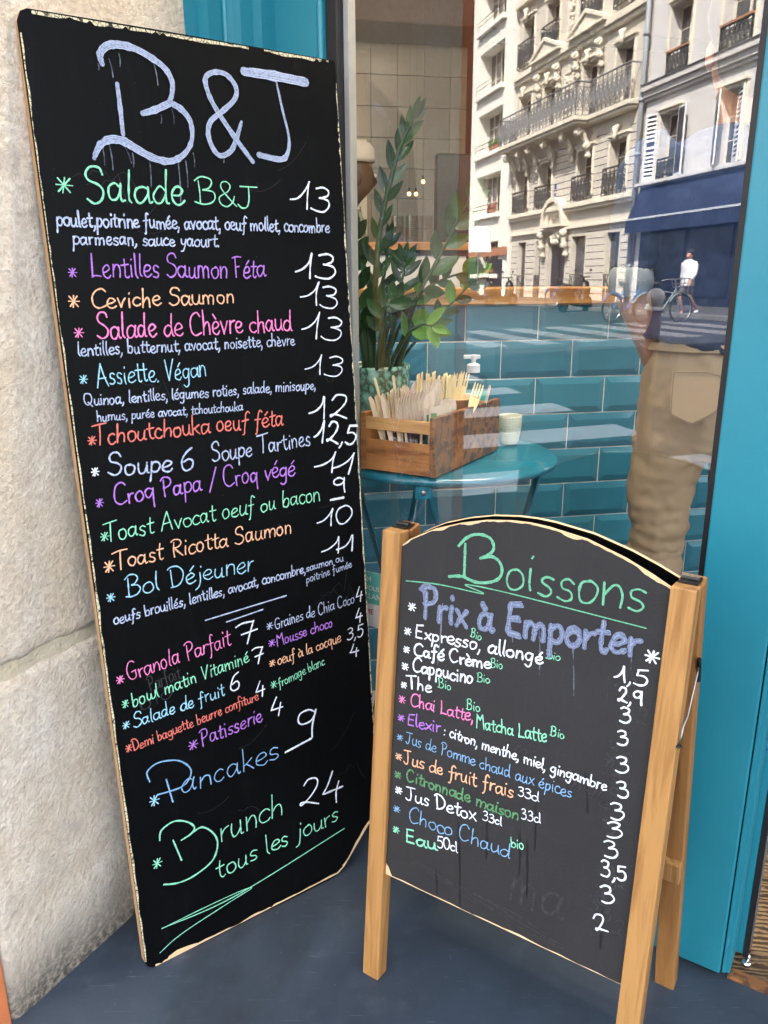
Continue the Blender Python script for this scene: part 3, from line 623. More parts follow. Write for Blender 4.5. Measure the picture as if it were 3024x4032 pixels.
def scroll(root, s, ztop, size=1.0, mat='facade_cream', depth=.75):
    X = s*K; Z = fz(ztop)
    mb = MB(); d = depth
    mb.tube([(X,-.05,Z-.95*size),(X,-.14,Z-.80*size),(X,-.10,Z-.62*size),(X,-.26,Z-.45*size),(X,-.52*d,Z-.20*size),(X,-.85*d,Z-.10*size)], [.05,.10,.09,.11,.12,.12], 10)
    for (yy, zz, rr) in ((-.80*d,-.20,.14),(-.22,-.62,.12),(-.13,-.92,.09)):
        mb.tube([(X-.13,yy,Z+zz*size),(X-.145,yy,Z+zz*size),(X+.145,yy,Z+zz*size),(X+.13,yy,Z+zz*size)], [rr*.6,rr,rr,rr*.6], 12)
    for i in range(5): mb.sphere((X+random.uniform(-.08,.08), -.16-.1*i*d, Z+(-.70+.1*i)*size), .055, 5)
    return mb.build('console', mat, root, smooth=True)

# 1. white modern building, far end
wb = froot('white_apartment_building', 'bright white apartment building with deep square window recesses')
holes = []; sills = (1.3, 3.25, 5.20, 7.09, 9.02, 10.9)
for zs_ in sills:
    for sc_ in (26.25, 30.6, 35.0): holes.append((sc_, sc_+2.3, zs_+.17, zs_+1.42 if zs_ > 3 else zs_+1.2))
wall_with_holes(wb, 'wall', 'facade_white', 25.12, 40, .5, 12.8, holes, .8)
part(wb, 'wall_back', 'facade_white', [(25.12,40,.85,1.2,.5,12.8)])
for s0,s1,z0,z1 in holes:
    part(wb, 'sill', 'facade_white', [(s0-.08,s1+.10,-.22,-.002,z0-.17,z0-.03)], .01)
    casement(wb, s0+.05, s0+1.0, z0, z1, .62, True)
    casement(wb, s0+1.25, s1-.05, z0, z1, .62, False)
    mb = MB(); X0, X1, Z = s0*K, s1*K, fz(z0)
    for hh_ in (.22,.42): mb.tube([(X0,-.16,Z+hh_),(X1,-.16,Z+hh_)], .018, 5)
    for i in range(4): mb.tube([(X0+(X1-X0)*i/3,-.16,Z),(X0+(X1-X0)*i/3,-.16,Z+.42)], .012, 4)
    mb.build('railing', 'rail_iron', wb)
    if random.random() < .6:
        mb = MB(); mb.box((X0+.5,-.14,Z+.02),(X0+1.5,.04,Z+.2)); fb = mb.build('flower_box', 'terracotta', wb)
        m2 = MB()
        for i in range(26): m2.sphere((X0+.5+random.random()*1.0, -.05+random.uniform(-.1,.1), Z+.2+random.random()*.28), random.uniform(.03,.07), 3)
        m2.build('flowers', random.choice(['flower','leaf_young']), fb)
part(wb, 'cornice', 'facade_white', [(25.12,40,-.25,-.002,12.5,12.8)]); part(wb, 'downpipe', 'facade_white', [(25.14,25.2,-.14,-.02,.6,12.4)])
part(wb, 'shop_band', 'terracotta', [(25.3,33,-.16,-.01,2.02,2.28)]); part(wb, 'shop_opening', 'shop_dark', [(25.8,27.2,-.03,-.005,.62,1.9),(28,31,-.03,-.005,.62,1.9)])
roofm = part(wb, 'roof', 'slate', [(25.2,40,.1,6,12.8,13.3)])

# 2. ornate stone building in the middle
hb = froot('ornate_stone_building', 'grey stone town building with carved consoles and long iron balcony')
bays = (24.30, 22.62, 20.22, 18.53); hw = .40
holes = []
for b_ in bays: holes += [(b_-hw,b_+hw,3.32,4.42),(b_-hw,b_+hw,5.22,6.42),(b_-hw,b_+hw,7.16,8.45),(b_-hw,b_+hw,9.1,10.2)]
door_h = (21.12,22.28,.55,2.75); holes += [door_h,(23.9,24.5,.62,2.35),(22.75,23.15,.62,2.35),(19.95,20.75,.62,2.35),(18.2,18.85,.62,2.35)]
wall_with_holes(hb, 'wall', 'facade_stone', 17.55, 25.06, .5, 11.4, holes, .5)
part(hb, 'wall_back', 'facade_stone', [(17.55,25.06,.55,.9,.5,11.4)]); part(hb, 'roof', 'slate', [(17.6,25,.2,6,11.4,12.8)])
for b_ in bays:
    for (z0,z1,ks) in ((3.32,4.42,True),(5.22,6.42,True),(7.16,8.45,True),(9.1,10.2,False)):
        casement(hb, b_-hw, b_+hw, z0, z1, .32); surround(hb, b_-hw, b_+hw, z0, z1, .12, keystone=ks and (b_ in (24.30,18.53) or z0 != 3.32))
    railing(hb, b_-.46, b_+.46, -.22, 3.19, 3.80, 'rail_iron'); railing(hb, b_-.46, b_+.46, -.25, 7.22, 7.88, 'rail_iron'); railing(hb, b_-.46, b_+.46, -.2, 9.1, 9.6)
part(hb, 'moulding_band', 'facade_cream', [(17.55,25.06,-.30,-.002,3.06,3.18),(17.55,25.06,-.20,-.002,2.98,3.06),(17.55,25.06,-.14,-.002,2.55,2.62)], .012)
part(hb, 'moulding_band', 'facade_cream', [(17.55,25.06,-.26,-.002,6.95,7.10),(17.55,25.06,-.16,-.002,6.84,6.95)], .012)
part(hb, 'moulding_band', 'facade_cream', [(17.55,25.06,-.30,-.002,8.86,9.02)], .012)
part(hb, 'cornice', 'facade_cream', [(17.5,25.1,-.5,-.002,11.15,11.4)], .02)
def grooves(mb):
    for i in range(14): mb.box((17.6*K,-.012,fz(.75+i*.165)),(18.1*K,-.002,fz(.75+i*.165)+.03))
for i in range(24):
    z = .72+i*.17
    if 2.5 < z < 3.2 or z > 4.9: continue
    segs = [(17.6,18.05),(19.02,19.75),(20.78,22.1),(23.12,23.8),(24.82,25.02)] if z > 3 else [(17.6,18.12),(18.9,19.9),(20.8,21.0),(22.4,22.7),(23.2,23.85),(24.55,25.02)]
    part(hb, 'masonry_joint', 'pane_dark', [(a,b,-.004,-.0015,z,z+.016) for a, b in segs])
# long balcony
part(hb, 'balcony_slab', 'facade_cream', [(19.75,25.02,-.95,-.002,5.02,5.12),(19.8,25.0,-.86,-.002,4.94,5.02),(17.75,19.74,-.42,-.002,5.02,5.12),(17.8,19.73,-.34,-.002,4.94,5.02)], .015)
railing(hb, 19.80, 24.98, -.88, 5.13, 5.88, 'rail_grey', pitch=.34); railing(hb, 17.82, 19.74, -.37, 5.13, 5.88, 'rail_grey', returns=False, pitch=.34)
part(hb, 'balcony_end_railing', 'rail_grey', [(17.80,17.83,-.37,0,5.85,5.88)])
for s_ in (24.75, 23.85, 23.1, 22.05, 20.85, 19.98): scroll(hb, s_, 4.93, 1.15)
for s_ in (23.25, 21.98, 20.85, 19.6): scroll(hb, s_, 6.82, 1.0, depth=.35)
for (a, b) in ((23.55,21.75),(21.15,19.3)):
    mb = MB(); X0, X1 = b*K, a*K; Zb = fz(7.10); xm = (X0+X1)/2
    for yy0, yy1, ins in ((-.34,-.05,0),):
        mb.prism([(X0,Zb),(X1,Zb),(X1,Zb+.10),(xm,Zb+.62),(X0,Zb+.10)], yy0, yy0+.05); 
        mb.prism([(X0-.06,Zb+.05),(X0-.06,Zb+.16),(xm,Zb+.74),(xm,Zb+.60)], -.42, -.03); mb.prism([(X1+.06,Zb+.05),(X1+.06,Zb+.16),(xm,Zb+.74),(xm,Zb+.60)], -.42, -.03)
        mb.box((X0-.06,-.42,Zb-.02),(X1+.06,-.03,Zb+.06))
    mb.build('pediment', 'facade_cream', hb)
for (zc, hh_) in ((5.95,.75),(8.0,1.0)):
    part(hb, 'carved_panel', 'facade_cream', [(21.18,21.24,-.05,-.002,zc-hh_*.72,zc+hh_*.72),(21.68,21.74,-.05,-.002,zc-hh_*.72,zc+hh_*.72),(21.24,21.68,-.05,-.002,zc+hh_*.66,zc+hh_*.72),(21.24,21.68,-.05,-.002,zc-hh_*.72,zc-hh_*.66)])
    mb = MB()
    for i in range(34): mb.sphere((21.46*K+random.uniform(-.16,.16), -.05, fz(zc)+random.uniform(-.85,.85)*hh_), random.uniform(.05,.10), 4)
    mb.build('carving', 'facade_cream', hb, smooth=True)
# arched door head
mb = MB(); xc = 21.70*K; zc = fz(2.72)
for (r0, r1, y0) in ((.92,1.10,-.35),(.70,.86,-.22),(.45,.62,-.12)):
    seg = 14; pts = [(math.cos(PI*i/seg), math.sin(PI*i/seg)) for i in range(seg+1)]
    for i in range(seg):
        a, b = pts[i], pts[i+1]; mb.prism([(xc+a[0]*r0,zc+a[1]*r0),(xc+a[0]*r1,zc+a[1]*r1),(xc+b[0]*r1,zc+b[1]*r1),(xc+b[0]*r0,zc+b[1]*r0)], y0, -.002)
mb.box((xc-1.15,-.38,zc-.12),(xc+1.15,-.002,zc-.01)); mb.build('door_arch', 'facade_cream', hb)
for s_ in (22.45, 20.95): scroll(hb, s_, 2.62, 1.2, depth=.35)
mb = MB()
for i in range(24): mb.sphere((xc+random.uniform(-.5,.5), -.08, fz(2.35)+random.uniform(-.2,.35)), random.uniform(.06,.14), 4)
mb.build('carving', 'facade_cream', hb, smooth=True)
dr = part(hb, 'door', 'shop_dark', [(21.15,21.66,.2,.26,.56,2.2),(21.72,22.25,.2,.26,.56,2.2)]); 
for a, b, z0, z1 in holes[-4:]:
    mb = MB(); mb.box((a*K,.22,fz(z0)),(b*K,.27,fz(z1))); mb.build('window', 'pane_dark', hb)
    mb = MB()
    for i in range(7): mb.tube([(a*K+(b-a)*K*(i+.5)/7,-.03,fz(z0)),(a*K+(b-a)*K*(i+.5)/7,-.03,fz(z0+.75))], .014, 4)
    mb.tube([(a*K,-.03,fz(z0+.75)),(b*K,-.03,fz(z0+.75))], .02, 4); mb.build('railing', 'rail_iron', hb)
part(hb, 'street_number_sign', 'sign_blue', [(21.9,22.0,-.02,-.004,3.66,3.78)]); part(hb, 'street_number_sign', 'sign_blue', [(21.9,22.0,-.02,-.004,3.48,3.56)])

# 3. plain grey building with shutters, navy awning
gb = froot('grey_shuttered_building', 'plain grey rendered building with louvred shutters above a navy awning')
wa, wb_ = (16.05,16.78), (14.0,14.74)
holes = [(*wa,3.32,4.62),(*wb_,3.36,4.64),(15.92,16.70,5.32,6.62),(13.95,14.9,5.32,6.62),(15.92,16.70,7.3,8.6),(13.95,14.9,7.3,8.6)]
for s_ in (11.9, 9.8, 7.7): holes += [(s_,s_+.75,3.34,4.62),(s_,s_+.78,5.32,6.62),(s_,s_+.78,7.3,8.6)]
wall_with_holes(gb, 'wall', 'facade_grey', 2, 17.44, .5, 10.2, holes, .5)
part(gb, 'wall_back', 'facade_grey', [(2,17.44,.55,.9,.5,10.2)]); part(gb, 'roof', 'slate', [(2,17.4,.2,6,10.2,11.4)])
for i, (a,b,z0,z1) in enumerate(holes):
    casement(gb, a, b, z0, z1, .34, i % 2 == 0); surround(gb, a, b, z0, z1, .10, 'facade_cream')
    if z0 > 5: railing(gb, a+.02, b-.02, -.10, z0, z0+.42, 'rail_iron', returns=True, pitch=.2); part(gb, 'hand_rail', 'terracotta', [(a,b,-.14,-.06,z0+.43,z0+.47)])
part(gb, 'moulding_band', 'facade_grey', [(2,17.44,-.28,-.002,5.17,5.29),(2,17.44,-.18,-.002,5.05,5.17),(2,17.44,-.10,-.002,4.98,5.05)], .01)
part(gb, 'ledge', 'slate', [(2,17.44,-.32,-.002,5.29,5.31)]); part(gb, 'moulding_band', 'facade_grey', [(2,17.44,-.24,-.002,3.24,3.31)], .01)
def shutter(sh, z0, z1, width, ang, hinge_right):
    mb = MB(); w_ = width*K; h_ = fz(z1)-fz(z0)
    mb.box((0,-.02,0),(.07,.02,h_)); mb.box((w_-.07,-.02,0),(w_,.02,h_)); 
    for zz in (0,h_*.5-.04,h_-.08): mb.box((.07,-.02,zz),(w_-.07,.02,zz+.08))
    nsl = 15
    for i in range(nsl):
        zz = .10+(h_-.2)*i/nsl
        if abs(zz-h_*.5) < .07: continue
        mb.add([(.07,-.03,zz),(w_-.07,-.03,zz),(w_-.07,.012,zz+.075),(.07,.012,zz+.075),(.07,-.02,zz-.012),(w_-.07,-.02,zz-.012),(w_-.07,.022,zz+.062),(.07,.022,zz+.062)], [(0,1,2,3),(7,6,5,4),(0,4,5,1),(3,2,6,7)])
    k0 = len(mb.f); mb.box((.072,.026,.07),(w_-.072,.032,h_-.07), 1)  # dark backing added to stand in for shade between the slats
    o = mb.build('shutter', ['shutter_paint', 'shop_dark'], gb); o.location = (sh*K, -.10, fz(z0)); o.rotation_euler = (0,0,R(ang)); return o
shutter(16.80, 3.30, 4.68, .36, -12, False); shutter(16.03, 3.32, 4.64, .37, 180+12, True)
shutter(14.76, 3.34, 4.64, .37, 180+28, False); shutter(13.98, 3.34, 4.66, .36, 22, True)
for s_ in (11.9, 9.8): shutter(s_+.76, 3.32, 4.64, .36, -8, False); shutter(s_-.01, 3.32, 4.64, .36, 188, False)
railing(gb, wa[0]+.02, wa[1]-.02, -.05, 3.32, 3.72, 'rail_iron', returns=False, pitch=.2); part(gb, 'street_number_sign', 'sign_blue', [(17.13,17.24,-.02,-.004,3.36,3.46)])
mb = MB(); mb.tube([(17.50*K,-.16,fz(.6)),(17.50*K,-.16,fz(10))], .085, 12)
for z in (1.5,2.6,3.9,5.0,6.3,7.5): mb.tube([(17.50*K,-.16,fz(z)),(17.50*K,-.16,fz(z)+.12)], .11, 12)
mb.build('downpipe', 'zinc_pipe', gb, smooth=True)
part(gb, 'shop_front', 'shop_dark', [(2.2,17.2,-.05,-.004,.6,3.10)], .01)
for i in range(9): part(gb, 'shop_window', 'shop_glass', [(3.0+i*1.55,4.35+i*1.55,-.08,-.052,.9,2.3)])
aw = thing('navy_awning', 'long navy blue cafe awning with pale stripe across the street', 'awning'); aw.matrix_world = FAC
def aw_pts(s): return [(s*K,-.08,fz(3.21)),(s*K,-.55,fz(2.52))]
mb = MB(); a = aw_pts(17.3)+aw_pts(9.0); mb.add(a+[(p[0],p[1],p[2]-.03) for p in a], [(0,1,3,2),(4,6,7,5),(0,4,5,1),(1,5,7,3),(2,3,7,6)]); mb.build('canopy', 'navy_awning', aw)
mb = MB(); mb.box((9.0*K,-.59,fz(2.51)),(17.3*K,-.55,fz(2.55))); mb.build('front_bar', 'awning_trim', aw)
mb = MB(); n_ = 60
for i in range(n_):
    s0, s1 = 9.0*K+(8.3*K)*i/n_, 9.0*K+(8.3*K)*(i+1)/n_; d0, d1 = .03*math.sin(i*.9), .03*math.sin((i+1)*.9)
    mb.add([(s0,-.575,fz(2.51)),(s1,-.575,fz(2.51)),(s1,-.58+d1,fz(2.24)),(s0,-.58+d0,fz(2.24))], [(0,1,2,3)])
mb.build('valance', 'navy_awning', aw)
# ================================================================== MENU BOARDS
def edge_chips(poly_edge, w0, w1, y, rnd, gaps=.0, inward=(0,0)):
    """ragged strip along a straight edge (list of two points), reaching inwards by w0..w1"""
    (x0,z0),(x1,z1) = poly_edge; L_ = math.hypot(x1-x0, z1-z0); n_ = max(4, int(L_/.006)); mb = MB(); ex, ez = (x1-x0)/L_, (z1-z0)/L_; nx, nz = inward
    on = True; ws = []
    for i in range(n_+1):
        if rnd.random() < .06: on = not on if gaps else True
        ws.append(max(.0004, w0+(w1-w0)*(.35+.9*mnoise.noise(Vector((i*.16, w1*900, x0*7+z0))) + .12*(rnd.random()-.5))) if (on or rnd.random() > gaps) else .0004)
    vs = []
    for i, w_ in enumerate(ws):
        px, pz = x0+ex*L_*i/n_, z0+ez*L_*i/n_; vs += [(px, y, pz), (px+nx*w_, y, pz+nz*w_)]
    mb.add(vs, [(2*i, 2*i+1, 2*i+3, 2*i+2) for i in range(n_)]); return mb
rnd = random.Random(3)
big = thing('menu_board', 'tall black food menu board with handwritten coloured lines leaning in the corner', 'menu board', (-.4519, 1.1899, .0015), rot=(R(-4.7), 0, rotz(54.3)))
LB = [(.020,0),(.012,.002),(.004,.008),(0,.018),(-.001,.9),(0,1.615),(.006,1.629),(.016,1.634),(.20,1.6365),(.5425,1.6375),(.5445,1.634),(.545,1.30),(.546,.45),(.544,.125),(.536,.110),(.520,.092),(.445,.014),(.428,.004),(.415,0)]
mb = MB(); mb.prism(LB, 0, .019, 0, 1); mb.build('panel', ['board_black', 'board_core'], big)
for nm, ed, w0, w1, inn, gp in (('chipped_edge',[(.022,1.6322),(.37,1.6350)],.0035,.0070,(0,-1),.25),('chipped_edge',[(.40,1.6352),(.53,1.6360)],.003,.0065,(0,-1),.3),('chipped_edge',[(.0008,.02),(.0003,.75)],.0022,.0048,(1,0),.0),
        ('chipped_edge',[(.0018,.75),(.0022,1.60)],.0012,.0034,(1,0),.25),('chipped_edge',[(.5445,1.60),(.5455,.9)],.0008,.0035,(-1,0),.5),('chipped_edge',[(.5455,.9),(.5442,.14)],.0015,.0045,(-1,0),.1)):
    edge_chips(ed, w0, w1, -.0003, rnd, gp, inn).build(nm, 'chipped_edge', big)
for ed, w0, w1, inn in (([(.018,.0002),(.428,.0042)],.002,.0065,(0,1)),([(.428,.004),(.445,.014)],.003,.006,(-.6,.8)),([(.445,.014),(.520,.092)],.003,.010,(-.72,.69)),([(.520,.092),(.5435,.125)],.002,.005,(-.85,.5))):
    edge_chips(ed, w0, w1, -.0003, rnd, .12, inn).build('bare_wood_edge', 'chipped_wood', big)
mb = MB(); mb.add([(x,-.0004,z) for x, z in ((.040,.0015),(.075,.001),(.095,.0015),(.104,.006),(.085,.010),(.062,.0125),(.045,.008))], [tuple(range(7))]); mb.build('bare_wood_chip', 'chipped_wood', big)

sb = thing('a_frame_board', 'arched pine A-frame chalkboard listing hot drinks and prices', 'sandwich board', (-.0446, 1.1867, 0), rz=rotz(123.4))
ff = tag(bpy.data.objects.new('front_frame', None)); COL.objects.link(ff); ff.parent = sb; ff.rotation_euler = (R(-4.9), 0, 0); ff.empty_display_size = .05
ARC = [(.0355,.836),(.05,.8485),(.0676,.859),(.0949,.8735),(.1391,.8900),(.1818,.9015),(.2232,.9075),(.2533,.909),(.2833,.9075),(.3415,.8995),(.3974,.8825),(.4350,.867),(.4640,.8530)]
poly = [(.0355,.2228)] + ARC + [(.4640,.2228)]
mb = MB(); mb.prism(poly, .008, .0135, 0, 1)
fp = mb.build('front_panel', ['board_grey', 'chipped_wood'], sb); fp.rotation_euler = (R(-4.9), 0, 0)
for u0 in (0, .4640):
    mb = MB(); wd = .0345; mb.box((u0,0,0.0),(u0+wd,.030,.8578)); o = mb.build('front_post', 'pine', sb, bevel=.0022); o.rotation_euler = (R(-4.9),0,0)
mb = MB()
for (a, b) in zip(ARC, ARC[1:]):
    L_ = math.hypot(b[0]-a[0], b[1]-a[1]); nx, nz = (b[1]-a[1])/L_, -(b[0]-a[0])/L_
    n_ = max(2, int(L_/.006)); vs = []
    for i in range(n_+1):
        t = i/n_; wv = .0012+.006*max(0, mnoise.noise(Vector(((a[0]+(b[0]-a[0])*t)*42, 0, 5.3)))) + rnd.random()*.0012
        x, z = a[0]+(b[0]-a[0])*t, a[1]+(b[1]-a[1])*t; vs += [(x,.0077,z),(x+nx*wv,.0077,z+nz*wv)]
    mb.add(vs, [(2*i,2*i+1,2*i+3,2*i+2) for i in range(n_)])
o = mb.build('bare_wood_edge', 'chipped_wood', sb); o.rotation_euler = (R(-4.9),0,0)
m2 = edge_chips([(.0355,.2228),(.464,.2228)], .001, .0042, .0077, rnd, .1, (0,1)); m2.add([(.0355,.0076,.2228),(.050,.0076,.2228),(.046,.0076,.229),(.041,.0076,.239),(.0355,.0076,.245)], [(0,1,2,3,4)])
o = m2.build('bare_wood_edge', 'chipped_wood', sb); o.rotation_euler = (R(-4.9),0,0)
# rear half, hinged at the top and splayed backwards
TOPY = .073+.030; bl = 11.4
def rear(o): o.location = (0, .3105, 0); o.rotation_euler = (R(bl), 0, 0); return o
for u0 in (0, .4640):
    mb = MB(); mb.box((u0,-.030,.001),(u0+.0345,0,.872)); rear(mb.build('rear_post', 'pine_worn', sb, bevel=.0022))
ARB = [(x, z+.016) for x, z in ARC]
mb = MB(); mb.prism([(.0355,.235)]+ARB+[(.464,.235)], -.014, -.0085, 0, 1); rear(mb.build('rear_panel', ['board_black', 'chipped_wood'], sb))
for u0 in (.001, .462):
    mb = MB(); mb.box((u0,-.044,.300),(u0+.0355,-.0305,.342)); rear(mb.build('rear_batten', 'pine', sb, bevel=.001))
for u0 in (.004, .468):
    mb = MB(); mb.box((u0,.098,.8525),(u0+.026,.128,.8555)); mb.tube([(u0+.001,.113,.857),(u0+.025,.113,.857)], .0042, 8)
    for i in range(4): mb.tube([(u0+.003+i*.006,.113,.857),(u0+.0068+i*.006,.113,.857)], .0049, 8)
    mb.build('hinge', 'black_plastic', sb)
mb = MB(); mb.tube([(.5005,.058,.632),(.502,.060,.645),(.502,.066,.658),(.503,.082,.664),(.503,.100,.690),(.503,.118,.716),(.502,.126,.722)], .0014, 6); mb.build('hook', 'steel', sb, smooth=True)
mb = MB(); mb.lathe([(.0001,0),(.005,0),(.004,.003),(.0001,.004)], (.500,.058,.630), 10); mb.tube([(.500,.150,.690),(.5015,.126,.735)], .0035, 6); mb.build('hook_eye', 'black_plastic', sb)

